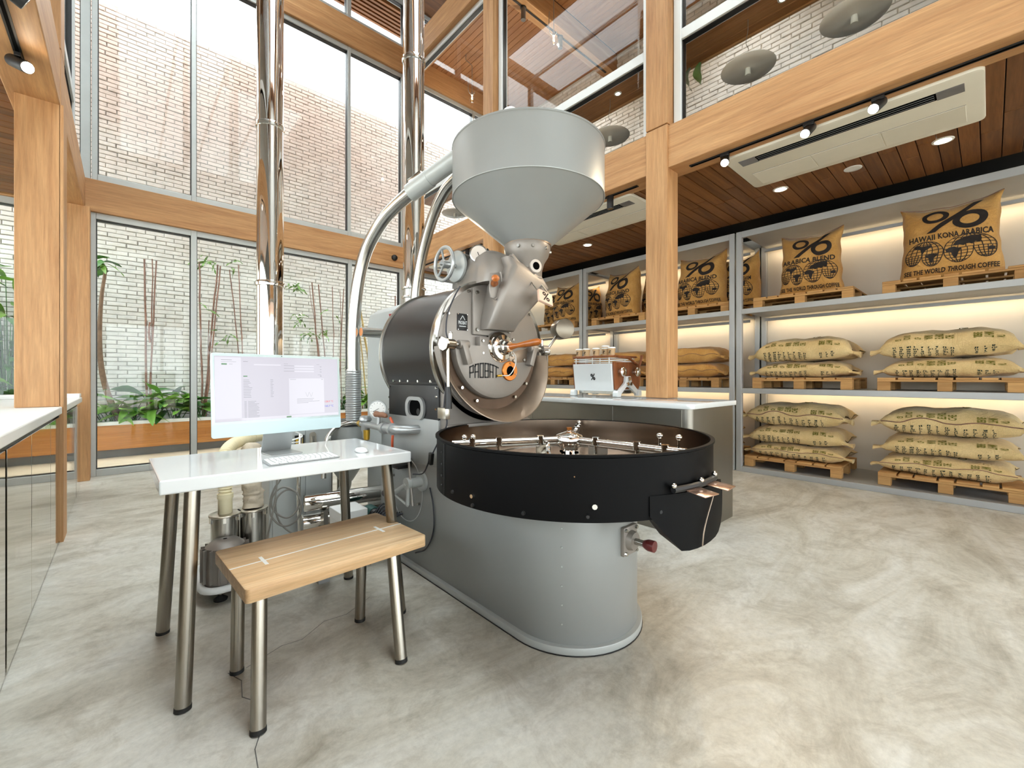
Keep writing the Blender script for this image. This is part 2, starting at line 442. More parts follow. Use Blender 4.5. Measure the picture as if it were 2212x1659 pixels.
# ================================================================ STRUCTURE
def slabbox(*a): return MB().box(*a)
floor = struct('floor', 'polished mottled beige concrete floor with a fine crack', slabbox(-3, 6.7, -4.1, 7.0, -.12, 0), M['concrete'])
crack = MB(); pts = [(.30,1.98),(.33,1.90),(.315,1.80),(.36,1.72),(.345,1.62),(.30,1.52),(.29,1.42),(.25,1.33)]
for a, b in zip(pts, pts[1:]): crack.obox(((a[0]+b[0])/2, (a[1]+b[1])/2, .0004), (math.dist(a,b)+.004, .0028, .0008), (0,0,math.degrees(math.atan2(b[1]-a[1], b[0]-a[0]))))
pts = [(.36,1.97),(.50,2.03),(.58,2.02),(.70,2.10),(.80,2.09),(.95,2.17)]
for a, b in zip(pts, pts[1:]): crack.obox(((a[0]+b[0])/2, (a[1]+b[1])/2, .0004), (math.dist(a,b)+.004, .0016, .0008), (0,0,math.degrees(math.atan2(b[1]-a[1], b[0]-a[0]))))
obj('crack', crack, M['cast_dark'], floor)
struct('patio_floor', 'pale paved courtyard strip outside the back glazing', slabbox(-8, 12, 7.0, 9.4, -.14, -.02), M['patio'])
struct('ground', 'paved ground in front of the building', slabbox(-14, 16, -16, -4.1, -.14, -.02), M['patio'])

# posts (columns) : inner faces flush with X=-0.33 and X=3.65
def column(x0, x1, y0, y1, z0, z1, label, top=True):
    c = struct('column', label)
    obj('shaft', MB().box(x0, x1, y0, y1, z0, min(z1, 3.435)), M['oak_z'], c, bevel=.005)
    if z1 > 3.5: obj('upper_shaft', MB().box(x0, x1, y0, y1, 3.445, z1), M['oak_z'], c, bevel=.005)
    return c
column(3.632, 3.83, 1.945, 2.16, .961, 6.49, 'honey oak post rising from the white bar counter')
column(3.646, 3.85, 4.43, 4.64, 0, 6.49, 'honey oak post behind the coffee roaster hopper')
column(3.646, 3.85, -.55, -.33, 0, 6.49, 'honey oak post outside the right edge of the view')
column(3.66, 3.86, 6.70, 6.88, 0, 6.49, 'honey oak corner post behind the right chrome flue')
column(-.545, -.328, 4.335, 4.575, .946, 6.49, 'honey oak post standing on the left mirrored counter')
column(-.49, -.285, 6.70, 6.90, 0, 3.05, 'honey oak post in the far left corner')
column(-.545, -.328, -.55, -.33, 0, 6.49, 'honey oak post beside the camera')
struct('trim_1', 'thin pale wooden edge strip on the left post', slabbox(-.336, -.316, 4.335, 4.575, 0, 3.05), M['oak_z'])

# beams
struct('beam', 'long honey oak beam over the storage side', slabbox(3.65, 3.90, -4, 6.88, 3.045, 3.425), M['oak_y'], bevel=.006)
struct('beam', 'long honey oak beam over the left counter', slabbox(-.585, -.332, -4, 6.88, 3.045, 3.425), M['oak_y'], bevel=.006)
struct('beam', 'honey oak beam across the back glazing', slabbox(-3, 6.6, 6.88, 7.08, 3.055, 3.425), M['oak_x'], bevel=.006)
struct('beam', 'upper honey oak beam across the back glazing', slabbox(-3, 6.6, 6.88, 7.10, 6.49, 6.93), M['oak_x'], bevel=.006)
struct('beam', 'upper honey oak beam above the right glass wall', slabbox(3.65, 3.90, -4, 6.88, 6.49, 6.90), M['oak_y'], bevel=.006)
struct('beam', 'upper honey oak beam above the left glass wall', slabbox(-.585, -.332, -4, 6.88, 6.49, 6.90), M['oak_y'], bevel=.006)
struct('beam', 'oak ceiling beam upstairs carrying a black track', slabbox(3.90, 6.5, 4.42, 4.64, 6.52, 6.86), M['oak_x'], bevel=.005)

# floors between storeys, ceilings of planks
struct('floor_upper_right', 'upper floor slab over the storage side', slabbox(3.90, 6.7, -4, 6.88, 3.085, 3.42), M['black_gap'])
struct('floor_upper_left', 'upper floor slab over the left counter', slabbox(-3, -.585, -4, 6.88, 3.085, 3.42), M['black_gap'])
def planks(root, mat, axis, a0, a1, b0, b1, z, w, gap=.006, th=.02, cuts=1):
    n = int((b1-b0)/w); me = {}
    for i in range(n):
        segs = [(a0, a1)]
        if cuts > 1:
            c = a0 + (a1-a0)*random.uniform(.3, .7); segs = [(a0, c-.002), (c+.002, a1)]
        for s0, s1 in segs:
            L = round(s1-s0, 3)
            if L not in me:
                m = MB().box(-L/2, L/2, -(w-gap)/2, (w-gap)/2, 0, th) if axis == 'x' else MB().box(-(w-gap)/2, (w-gap)/2, -L/2, L/2, 0, th)
                me[L] = mesh_of('plank', m, bevel=.002, seg=1); me[L].materials.append(mat)
            b = b0 + (i+.5)*w; c = (s0+s1)/2
            piece('plank', me[L], root, ((c, b, z) if axis == 'x' else (b, c, z)))
cr = struct('ceiling', 'dark stained plank ceiling above the storage shelves')
planks(cr, M['teak_x'], 'x', 3.90, 5.66, -1.6, 6.86, 3.062, .118, cuts=2)
cl = struct('ceiling_left', 'stained plank ceiling above the left counter')
planks(cl, M['teak_x'], 'x', -2.9, -.585, 1.5, 6.86, 3.062, .118)
cu = struct('ceiling_upper', 'pale plank ceiling of the upper storey')
planks(cu, M['teak_y'], 'y', 4.64, 6.88, 3.90, 6.50, 6.87, .10)
cu2 = struct('ceiling_upper_near', 'shaded plank ceiling of the near upper bay')
planks(cu2, M['teak_y'], 'y', -1.5, 4.42, 3.90, 6.50, 6.87, .10)
struct('ceiling_backing', 'board behind the upper ceiling planks', slabbox(3.9, 6.7, -4, 6.88, 6.892, 6.95), M['black_gap'])
struct('ceiling_upper_left', 'plank coloured ceiling of the left upper storey', slabbox(-3, -.585, -4, 6.88, 6.87, 6.95), M['teak_y'])
sof = struct('trim_2', 'plank soffit shelf behind the upper glass at rail height')
planks(sof, M['teak_y'], 'y', -1.2, 6.86, 3.83, 4.26, 4.285, .107)
obj('nosing', MB().box(4.25, 4.275, -1.2, 6.86, 4.27, 4.32), M['oak_y'], sof)

# roof: slatted soffit with a skylight over the hall
roof = struct('roof', 'slatted timber roof soffit over the hall and the eaves')
rb = MB(); rb.box(-3.2, -.1, -4.6, 7.12, 7.80, 7.95); rb.box(3.4, 7.0, -4.6, 7.12, 7.80, 7.95); rb.box(-.1, 3.4, -4.6, -3.4, 7.80, 7.95); rb.box(-.1, 3.4, 6.85, 7.12, 7.80, 7.95); rb.box(1.65, 3.4, 2.3, 6.85, 7.80, 7.95); rb.box(1.7, 7.0, 7.12, 7.70, 7.80, 7.95)
obj('deck', rb, M['slat_x'], roof)
sl = mesh_of('slat', MB().box(-2.7, 2.7, -.022, .022, -.05, 0), bevel=0); sl.materials.append(M['slat_x'])
y = 7.16
while y < 7.69:
    piece('slat', sl, roof, (4.2, y, 7.80)); y += .085
sky = struct('window_1', 'roof skylight over the front of the hall')
obj('pane', MB().box(-.1, 3.4, -3.4, 2.3, 7.84, 7.85), M['glass'], sky); obj('pane', MB().box(-.1, 1.65, 2.3, 6.85, 7.84, 7.85), M['glass'], sky)
for k in range(5): obj('glazing_bar', MB().box(-.1+.875*k-.02, -.1+.875*k+.02, -3.4, 6.85 if k < 3 else 2.3, 7.79, 7.86), M['alu'], sky)

# walls
struct('wall_right', 'pale wall behind the shelving', slabbox(6.6, 6.72, -4, 7.1, 0, 3.1), M['shelf_back'])
struct('wall_left', 'low white side wall below the left windows', slabbox(-3.12, -3.0, -4, 7.1, 0, .90), M['white'])
struct('ground_side', 'pale paving outside the left windows', slabbox(-14, -3.12, -4.1, 9, -.14, -.02), M['patio'])

# brick walls
def brick_mesh(L, H, D, face):
    a, h, e = L/2, H/2, .006
    b = [(-a,0,-h),(a,0,-h),(a,0,h),(-a,0,h)]; m_ = [(-a,-D+e,-h),(a,-D+e,-h),(a,-D+e,h),(-a,-D+e,h)]; t = [(-a+e,-D,-h+e),(a-e,-D,-h+e),(a-e,-D,h-e),(-a+e,-D,h-e)]
    m = MB(); fs = []
    for o in (0, 4): fs += [(o+i, o+(i+1) % 4, o+4+(i+1) % 4, o+4+i) for i in range(4)]
    m.add(b+m_+t, fs+[(8,9,10,11)])
    if face == 'x': m.xf(Matrix.Rotation(R(-90), 4, 'Z'))
    return m
def brick_wall(root, mat, face, at, a0, a1, z0, z1, score, L=.232, H=.0655, g=.0075, D=.018):
    shapes = [mesh_of('brick', brick_mesh(L-g, H-g, D, face)), mesh_of('brick', brick_mesh(L-g-.006, H-g-.004, D+.004, face)), mesh_of('brick', brick_mesh(L-g+.003, H-g-.002, D-.003, face))]
    for s in shapes: s.materials.append(mat)
    allb = []; rows = int((z1-z0)/H)
    for r in range(rows):
        off = (r % 2)*L/2 + random.uniform(-.015, .015); a = a0 - L + off
        while a < a1 + L/2:
            c = min(max(a + random.uniform(-.004, .004), a0-.5), a1+.5); z = z0+(r+.5)*H+random.uniform(-.0025, .0025)
            allb.append((score(c, z), c, z, random.randrange(3), random.uniform(-.9, .9))); a += L
    allb.sort(reverse=True); rest = MB()
    base = [([tuple(v.co) for v in s.vertices], [tuple(p.vertices) for p in s.polygons]) for s in shapes]
    for i, (s, c, z, k, rt) in enumerate(allb):
        loc = (c, at, z) if face == 'y' else (at, c, z)
        if i < 300: piece('brick', shapes[k], root, loc, (0, R(rt), 0) if face == 'y' else (R(rt), 0, 0))
        else:
            rest.add([(v[0]+loc[0], v[1]+loc[1], v[2]+loc[2]) for v in base[k][0]], base[k][1])
    obj('bricks', rest, mat, root, kind='stuff', fix=False)
def pj(x, y, z):
    r = x*.7431-y*.6691; w = x*.6691+y*.7431
    return 1106+FPX*r/w, HY-FPX*(z-CAMH)/w, w
def sc_back(c, z):
    px, py, w = pj(c, 9.0, z); ok = (216 < px < 412 or 430 < px < 750) and 480 < py < 850
    return (10 if ok else 0) + 1/w
def sc_in(c, z):
    px, py, w = pj(6.5, c, z); ok = (1475 < px < 1900 and py > 60 and py < 250) or (1280 < px < 1392 and 200 < py < 320)
    return (10 if ok else 0) + 1/w
wb = struct('wall_back', 'white painted brick courtyard wall behind the planter')
obj('mortar', MB().box(-8, 12, 9.0, 9.25, -.1, 6.86), M['mortar'], wb)
brick_wall(wb, M['brick_out'], 'y', 9.0, -6.0, 10.5, -.05, 6.87, sc_back)
wi = struct('wall_right_upper', 'cream painted brick wall of the upper storey')
obj('mortar', MB().box(6.5, 6.72, -4, 7.0, 3.42, 6.88), M['mortar_in'], wi)
brick_wall(wi, M['brick_in'], 'x', 6.5, -.8, 6.9, 4.6, 6.87, sc_in)

# glazing
WN = [2]
def glazing(label, axis, at, cols, z0, z1, fw=.062, fd=.06, mat='alu', glass='glass', rails=(), base=.08, head=.07):
    """cols: mullion centres incl. both ends; frame members and panes are parts"""
    w = struct('window_%d' % WN[0], label); WN[0] += 1
    def bx(a0, a1, zz0, zz1, d): return MB().box(a0, a1, at-d, at+d, zz0, zz1) if axis == 'y' else MB().box(at-d, at+d, a0, a1, zz0, zz1)
    for c in cols: obj('mullion', bx(c-fw/2, c+fw/2, z0, z1, fd), M[mat], w, bevel=.003, seg=1)
    for a, b in zip(cols, cols[1:]):
        a += fw/2; b -= fw/2
        obj('sill_rail', bx(a, b, z0, z0+base, fd*.95), M[mat], w, bevel=.003, seg=1)
        obj('head_rail', bx(a, b, z1-head, z1, fd*.95), M[mat], w, bevel=.003, seg=1)
        zs = [z0+base] + [q for r in rails for q in (r[0], r[1])] + [z1-head]
        for r in rails: obj('transom', bx(a, b, r[0], r[1], fd*.95), M[mat], w, bevel=.003, seg=1)
        for k in range(0, len(zs), 2):
            zz0, zz1 = zs[k], zs[k+1]
            obj('pane', bx(a-.005, b+.005, zz0-.005, zz1+.005, .003), M[glass], w)
            e = .008; g = MB()
            g.add([], [])
            for q in ((a, a+e, zz0, zz1), (b-e, b, zz0, zz1), (a, b, zz0, zz0+e), (a, b, zz1-e, zz1)):
                g.v += bx(q[0], q[1], q[2], q[3], fd*.55).v; n = len(g.v)-8
                g.f += [[n+i for i in f] for f in ((0,3,2,1),(4,5,6,7),(0,1,5,4),(1,2,6,5),(2,3,7,6),(3,0,4,7))]
            obj('gasket', g, M['black'], w)
    return w
glazing('tall sliding glass panels onto the courtyard planter', 'y', 6.98, [-.275, .672, 1.69, 2.712, 3.62], 0, 3.055)
glazing('upper back glazing looking onto the brick wall and sky', 'y', 6.98, [-.255, .672, 1.69, 2.70, 3.64], 3.425, 6.49, fw=.05)
glazing('clerestory windows under the slatted eaves', 'y', 6.99, [-.26, .70, 1.70, 2.70, 3.70, 4.8, 5.8, 6.6], 6.93, 7.80, fw=.07)
glazing('left room glazing onto the courtyard plants', 'y', 6.98, [-2.97, -1.75, -.52], 0, 3.055)
glazing('left upper room back glazing', 'y', 6.98, [-2.97, -1.75, -.33], 3.425, 6.49, fw=.08)
glazing('storage side back glazing onto the courtyard', 'y', 6.98, [3.90, 5.2, 6.57], 0, 3.055)
glazing('right upper room back glazing', 'y', 6.98, [3.85, 5.2, 6.47], 3.425, 6.49, fw=.05)
for k, (a, b) in enumerate(((-3.9, -.60), (-.28, 1.90), (2.21, 4.38), (4.69, 6.83))):
    glazing(['front','near','middle','far'][k]+' upper glass bay above the storage beam', 'x', 3.78, [a, b], 3.425, 6.49, fw=.07, fd=.05, mat='white_metal', glass='glass_upper', rails=((4.20, 4.295),), base=.035, head=.075)
for k, (a, b) in enumerate(((-3.9, -.60), (-.28, 4.28), (4.64, 6.83))):
    glazing(['front','near','far'][k]+' upper glass bay above the left beam', 'x', -.46, [a, b], 3.425, 6.49, fw=.07, fd=.05, mat='white_metal', glass='glass_upper', rails=((4.20, 4.295),), base=.035, head=.075)
glazing('left side windows behind the counter', 'x', -3.05, [-3.97, -1.8, .4, 2.6, 4.8, 6.95], .90, 3.06)
struct('wall_left_upper', 'white upper side wall of the left storey', slabbox(-3.12, -3.0, -4, 7.1, 3.06, 7.8), M['white'])
glazing('street front glazing behind the viewpoint', 'y', -4.0, [-3.0, -1.8, -.46, .9, 2.3, 3.7, 5.1, 6.6], 0, 3.05)
struct('wall_front', 'white upper front wall behind the viewpoint', slabbox(-3.1, 6.7, -4.1, -3.95, 3.43, 7.8), M['white'])
struct('beam', 'beam across the street front', slabbox(-3, 6.6, -4.1, -3.9, 3.05, 3.43), M['oak_x'])

struct('shading_canopy', 'unseen canopy added to shade the street front glazing', slabbox(-4, 8, -7.6, -4.1, 3.10, 3.40), M['teak_y'])  # added out of view to hold back daylight from the front glazing
# courtyard planter
pl = thing('planter', 'long timber fronted courtyard planter with a white coping', 'planter', (1.5, 8.55, 0))
obj('front_board', MB().box(-6, 10, 8.50, 8.54, .10, .455), M['planter_wood'], pl, bevel=.004)
obj('coping', MB().box(-6, 10, 8.47, 8.62, .455, .505), M['white'], pl, bevel=.004)
obj('plinth', MB().box(-6, 10, 8.58, 8.70, -.02, .12), M['cast_dark'], pl)
obj('soil', MB().box(-6, 10, 8.60, 8.97, .30, .47), M['soil'], pl)
# ================================================================ SHELVING, PALLETS, SACKS
SHX0, SHX1 = 5.60, 6.53
TOPS = [.062, 1.017, 1.983]
def shelf_unit(y0, y1, label):
    t = thing('shelving_unit', label, 'shelving', (6.06, (y0+y1)/2, 0), 'grey metal storage shelving bays')
    for x in (SHX0, SHX1-.06):
        for y in (y0, y1-.062): obj('upright', MB().box(x, x+.06, y, y+.062, 0, 2.93), M['shelf_metal'], t, bevel=.003, seg=1)
    for z in TOPS:
        s = obj('shelf_board', MB().box(SHX0+.05, SHX1-.01, y0+.062, y1-.062, z-.03, z-.002), M['shelf_metal'], t)
        obj('front_lip', MB().box(SHX0, SHX0+.05, y0+.062, y1-.062, z-.062 if z > .1 else 0, z), M['shelf_metal'], s, bevel=.003, seg=1)
    s = obj('top_board', MB().box(SHX0+.05, SHX1-.01, y0+.062, y1-.062, 2.895, 2.925), M['shelf_metal'], t)
    obj('front_lip', MB().box(SHX0, SHX0+.05, y0+.062, y1-.062, 2.855, 2.93), M['shelf_metal'], s, bevel=.003, seg=1)
    n = 3
    for k, (a, b) in enumerate(((.0, .985), (.99, 1.95), (1.955, 2.90))):
        obj('back_panel', MB().box(6.53, 6.55, y0+.01, y1-.01, a, b), M['shelf_back'], t)
    for z in (.955, 1.92, 2.84):
        ch = obj('light_channel', MB().box(6.335, 6.365, y0+.08, y1-.08, z-.022, z+.012), M['shelf_metal'], t)
        obj('led_strip', MB().box(6.3655, 6.369, y0+.09, y1-.09, z-.018, z-.006), M['led_strip'], ch)
        li = bpy.data.lights.new('shelf_light', 'AREA'); li.shape = 'RECTANGLE'; li.size = .03; li.size_y = y1-y0-.2
        li.color = (1.0, .83, .60); li.energy = .85
        lo = bpy.data.objects.new('shelf_light', li); COL.objects.link(lo); lo.location = (6.385, (y0+y1)/2, z-.012)
        lo.rotation_euler = (0, R(-40), 0)   # tilted towards the back panel
    return t
shelf_unit(-.42, 2.095, 'grey metal shelving bay nearest the right edge, two pallet stacks wide')
shelf_unit(2.115, 4.478, 'grey metal shelving bay behind the oak post and espresso machine')
shelf_unit(4.498, 6.85, 'grey metal shelving bay farthest back behind the coffee roaster')

# pallets: local x = depth, y = front length
PL, PD, PH = .97, .80, .128
def make_pallet(label):
    t = thing('wooden_pallet', label, 'pallet', (0,0,0), 'wooden pallets on the shelving')
    ws = [.135, .10, .145, .10, .15, .10, .14]; g = (PL-sum(ws))/(len(ws)-1); y = -PL/2
    for w in ws:
        obj('deck_board', MB().box(-PD/2, PD/2, y, y+w, PH-.020+random.uniform(-.002,.001), PH), M['pallet_wood'], t, bevel=.002, seg=1); y += w+g
    for x in (-PD/2+.045, 0, PD/2-.045):
        obj('stringer', MB().box(x-.045, x+.045, -PL/2, PL/2, PH-.040, PH-.021), M['pallet_wood'], t, bevel=.002, seg=1)
        for y in (-PL/2+.05, 0, PL/2-.05): obj('block', MB().box(x-.045, x+.045, y-.05, y+.05, 0, PH-.041), M['pallet_wood'], t, bevel=.002, seg=1)
    return t
PX = 5.69+PD/2
tiers = ['bottom shelf', 'middle shelf', 'top shelf']
PALS = [(0, 1.548, 'left on the bottom shelf of the right bay'), (0, .280, 'right on the bottom shelf of the right bay'), (0, 2.72, 'on the bottom shelf of the bay behind the bar end'),
        (1, 1.455, 'left on the middle shelf of the right bay'), (1, .285, 'right on the middle shelf of the right bay'), (1, 2.82, 'on the middle shelf just right of the oak post'), (1, 3.96, 'on the middle shelf behind the espresso machine'), (1, 5.24, 'on the middle shelf below the roaster counterweight'),
        (2, 1.445, 'left on the top shelf of the right bay'), (2, .245, 'right on the top shelf of the right bay'), (2, 2.70, 'on the top shelf right of the oak post'), (2, 3.89, 'on the top shelf left of the oak post'), (2, 5.21, 'on the top shelf of the farthest bay')]
p0 = make_pallet('')
for i, (t, y, lb) in enumerate(PALS):
    o = p0 if i == 0 else dup(p0, (0,0,0))
    o.location = (PX, y, TOPS[t]+.001); o['label'] = 'low pale wooden pallet ' + lb; o.rotation_euler = (0,0,random.uniform(-.006,.006))

# ---- standing sacks (local: width x, front -y, height z)
SW, SH, ST = .66, .735, .42
def sack_surf(u, v, side, seed):
    """u,v in -1..1 ; side -1 front, +1 back"""
    vv = (v+1)/2
    env = (max(0, 1-abs(u)**4.2))**.50 * (max(0, 1-vv**3.0))**.60 * min(1, (.30+vv*3.2))**.6
    if vv <= 0: env *= .98
    W = SW*(1 - .10*(1-abs(v)**2.2) + .05*(1-vv)) + .02*noise.noise(Vector((seed, v*2.5, 4)))
    n = noise.noise(Vector((u*1.7+seed, v*1.7, side*2+seed*3)))*.030 + noise.noise(Vector((u*4.6+seed, v*4.6, side*3)))*.017
    edge = max(0, abs(u)-.6)/.4
    W += edge*.035*noise.noise(Vector((v*3.4+seed*2, u*.5, 9)))
    x = u*W/2 + n*.5*(1-abs(u))
    n += .020*(abs(u)*max(0, vv-.55)/.45)*math.sin(9*u+7*vv+seed) + .014*edge*math.sin(14*vv+seed)
    top = SH*(1 + .018*noise.noise(Vector((u*3.1, seed, 2))) - .075*(1-abs(u)**2)*max(0, vv-.6)/.4) + (.022 if u > .3 else .0)*((u-.3)/.7 if u > .3 else 0)*max(0, vv-.4)/.6
    z = vv*top
    y = side*(ST/2*env + (n if env > .05 else 0) *(.6 if side < 0 else 1)) + .05*vv*vv - .03*max(0, abs(u)-.8)*vv*4
    return Vector((x, y, max(z, .0)))
def front_map(X, Z, seed, off=.0035):
    u = X/(SW*.5*.95); v = Z/SH*2-1
    p = sack_surf(u, v, -1, seed); q = sack_surf(u+.01, v, -1, seed); r = sack_surf(u, v+.01, -1, seed)
    n = (q-p).cross(r-p).normalized()
    if n.y > 0: n = -n
    return p + n*off
def strip(m, pts, w, closed=False):
    pts = [Vector((p[0], p[1], 0)) for p in pts]; k = len(pts); vs = []
    for i, p in enumerate(pts):
        a = pts[(i-1) % k] if (closed or i) else p; b = pts[(i+1) % k] if (closed or i < k-1) else p
        d = (b-a).normalized(); nn = Vector((-d.y, d.x, 0))*(w/2); vs += [p+nn, p-nn]
    m.add(vs, [(2*i, 2*((i+1) % k), 2*((i+1) % k)+1, 2*i+1) for i in range(k if closed else k-1)])
def map_mb(m, fn, maxlen=.02):
    me = bpy.data.meshes.new('t'); me.from_pydata(m.v, [], m.f); bm = bmesh.new(); bm.from_mesh(me)
    bmesh.ops.remove_doubles(bm, verts=bm.verts, dist=1e-6)
    bmesh.ops.triangulate(bm, faces=bm.faces)
    if maxlen: refine(bm, maxlen)
    for v in bm.verts: v.co = fn(v.co.x, v.co.y)
    bm.to_mesh(me); bm.free(); o = MB(); o.add([tuple(v.co) for v in me.vertices], [tuple(p.vertices) for p in me.polygons]); bpy.data.meshes.remove(me); return o
def ell(cx, cy, rx, ry, a0, a1, n): return [(cx+rx*math.cos(R(a0+(a1-a0)*i/n)), cy+ry*math.sin(R(a0+(a1-a0)*i/n))) for i in range(n+1)]
def percent_2d():
    m = MB()
    for cx, cy, rx, ry, w in ((-.090, .60, .070, .062, .034), (.130, .505, .084, .076, .046)):
        strip(m, ell(cx, cy, rx, ry, 0, 360, 28)[:-1], w, True)
    m.add([(-.155,.415,0), (-.095,.415,0), (.205,.70,0), (.145,.70,0)], [(0,1,2,3)])
    return m
def globe_2d():
    m = MB(); sc = .56/850; X = lambda x: (x-425)*sc; Y = lambda y: .095+(1080-y)*sc*1.36
    w = .0058
    def line(p): strip(m, [(X(a), Y(b)) for a, b in p], w)
    for xl, xr, ye, yt, lobes in ((0, 362, 950, 812, ((0,165,1050),(168,362,1075))), (366, 850, 930, 790, ((366,645,1067),(648,850,1045)))):
        xc = (xl+xr)/2; a = (xr-xl)/2; h = ye-yt
        line([(xc+a*math.cos(R(t)), ye-h*math.sin(R(t))) for t in range(0, 181, 10)])
        for k in (-.72, -.42, -.12, .18, .48, .78): line([(xc+a*k*math.cos(R(t)), ye-h*math.sin(R(t))) for t in range(0, 91, 10)])
        for q in (.0, .25, .5, .74): c = math.sqrt(1-q*q); line([(xc-a*c, ye-h*q), (xc, ye-h*q-3), (xc+a*c, ye-h*q)])
        for l, r, yb in lobes:
            lc = (l+r)/2; la = (r-l)/2; d = yb-ye
            line([(lc+la*math.cos(R(t)), ye+d*math.sin(R(t))) for t in range(0, 181, 10)])
            for k in (-.6, -.2, .2, .6): line([(lc+la*k*math.cos(R(t)), ye+d*math.sin(R(t))) for t in range(0, 91, 10)])
            for q in (.22, .44, .66, .86): c = math.sqrt(1-q*q); line([(lc-la*c, ye+d*q), (lc+la*c, ye+d*q)])
    def land(p): m.add([(X(a), Y(b)+.0003, 0) for a, b in p], [list(range(len(p)))])
    land([(62,862),(120,846),(150,858),(236,852),(250,872),(222,890),(196,902),(178,924),(166,948),(152,926),(140,892),(96,880)])
    land([(196,958),(252,950),(322,958),(312,980),(284,1004),(266,1046),(250,1030),(238,992),(206,978)])
    land([(452,890),(486,850),(560,828),(640,812),(720,818),(728,860),(706,896),(668,884),(636,906),(596,890),(560,908),(520,894),(478,900)])
    land([(378,938),(410,914),(470,908),(540,936),(512,966),(496,1010),(474,1030),(458,1000),(446,966),(392,958)])
    land([(762,958),(796,944),(828,950),(832,974),(800,982),(768,976)])
    return m
def make_sack(text, label, seed):
    t = thing('burlap_sack', label, 'sack', (0,0,0), 'standing printed coffee sacks')
    m = MB(); N = 26
    for side in (-1, 1): m.grid(lambda a, b: sack_surf(a*2-1, b*2-1, side, seed), N, N)
    me = bpy.data.meshes.new('x'); me.from_pydata(m.v, [], m.f); bm = bmesh.new(); bm.from_mesh(me)
    bmesh.ops.remove_doubles(bm, verts=bm.verts, dist=.004); bm.to_mesh(me); bm.free()
    m = MB(); m.add([tuple(v.co) for v in me.vertices], [tuple(p.vertices) for p in me.polygons]); bpy.data.meshes.remove(me)
    obj('sack_body', m, M['jute'], t, smooth=60)
    fm = lambda x, y: front_map(x, y, seed)
    obj('percent_print', map_mb(percent_2d(), fm), M['ink'], t, fix=False)
    tm = text_mb(text, .075, spacing=1.04, bold=.028); wd = max(v[0] for v in tm.v)*2; k = min(1.0, .54/wd)
    tm.v = [(a*k, b+.365, 0) for a, b, c in tm.v]
    tb = text_mb('SEE THE WORLD THROUGH COFFEE', .056, spacing=1.04, bold=.028); k = .56/(max(v[0] for v in tb.v)*2)
    tm.add([(a*k, b+.055, 0) for a, b, c in tb.v], tb.f)
    obj('lettering', map_mb(tm, fm), M['ink'], t, fix=False, kind='stuff')
    obj('globe_print', map_mb(globe_2d(), fm), M['ink'], t, fix=False)
    sm = MB(); sm.tube([sack_surf(-1+2*i/24, .985, -1, seed)+Vector((0,-.004,.006)) for i in range(25)], .0035, 5)
    obj('top_seam', sm, M['cane_brown'], t)
    return t
def place(o, x, y, z, rz, label, sc=None):
    o.location = (x, y, z); o.rotation_euler = (0,0,R(-90+rz)); o['label'] = label
    if sc: o.scale = sc
SA = make_sack('ARABICA BLEND', '', 1.3)
SB = make_sack('HAWAII KONA ARABICA', '', 4.1)
SC = make_sack('HAWAIIAN ARABICA FARM', '', 7.7)
ZT = TOPS[2]+PH+.004
place(SA, 5.93, 1.395, ZT, 4, 'printed jute sack standing alone on the left pallet of the top right bay', (.92,1,.98))
place(SB, 5.92, .265, ZT, 3, 'largest printed jute sack, standing at the top right corner of the view', (1.06,1,1.0))
a2 = dup(SA, (0,0,0)); place(a2, 5.92, 2.66, ZT, -3, 'printed jute sack standing just right of the oak post on the top shelf', (1.0,1,.98))
a3 = dup(SA, (0,0,0)); place(a3, 5.92, 3.93, ZT, -10, 'printed jute sack standing just left of the oak post on the top shelf', (.93,.95,1.0))
place(SC, 5.92, 5.06, ZT, -4, 'printed jute sack on the far top shelf behind the roaster hand plate', (.92,1,.96))
c2 = dup(SC, (0,0,0)); place(c2, 6.24, 2.28, ZT, -14, 'shadowed jute sack behind the printed sack right of the oak post', (.8,.72,.93))
c3 = dup(SC, (0,0,0)); place(c3, 6.24, 3.52, ZT, -18, 'dim jute sack behind the printed sack left of the oak post', (.82,.72,.95))
c4 = dup(SC, (0,0,0)); place(c4, 6.26, 4.86, ZT, 70, 'plain looking jute sack seen side on in the far bay', (.72,.9,.93))
c5 = dup(SB, (0,0,0)); place(c5, 6.22, 5.62, ZT, 10, 'jute sack half hidden behind the feed chute of the roaster', (.8,.75,.93))

# ---- lying sacks (local: length x, front -y, z up from 0)
LL, LD, LT = 1.0, .62, .24
def lie(u, ph, seed, droop=0.0):
    c, s = math.cos(R(ph)), math.sin(R(ph)); au = min(abs(u), 1)
    env = (max(0, 1-au**5.0))**.5
    a = LD/2*(.90+.08*env) ; b = LT/2*env+.007
    y = a*math.copysign(abs(c)**.62, c); z = b*math.copysign(abs(s)**.72, s)
    z = max(z, -b*.74)
    n = noise.noise(Vector((u*2.2+seed, c*1.3, s*1.3+seed)))*.020 + noise.noise(Vector((u*6+seed, c*4, s*4)))*.007
    k = max(0, au-.78)/.22
    x = u*LL/2*(.93 + .075*k*abs(c)**3) 
    zz = LT/2*.74 + z + n*env + .012
    zz += k*k*(noise.noise(Vector((seed, u*3, c*2)))*.05 - droop*.06)
    y += noise.noise(Vector((u*1.5, seed, 0)))*.02
    return Vector((x, y, max(zz, .001)))
def lie_map(X, ph, seed, off=.003, droop=0):
    u = X/(LL/2*.93); p = lie(u, ph, seed, droop); q = lie(u+.01, ph, seed, droop); r = lie(u, ph+1, seed, droop)
    n = (q-p).cross(r-p); n = n.normalized() if n.length > 1e-9 else Vector((0,0,1))
    c = Vector((p.x, 0, LT*.37))
    if n.dot(p-c) < 0: n = -n
    return p+n*off
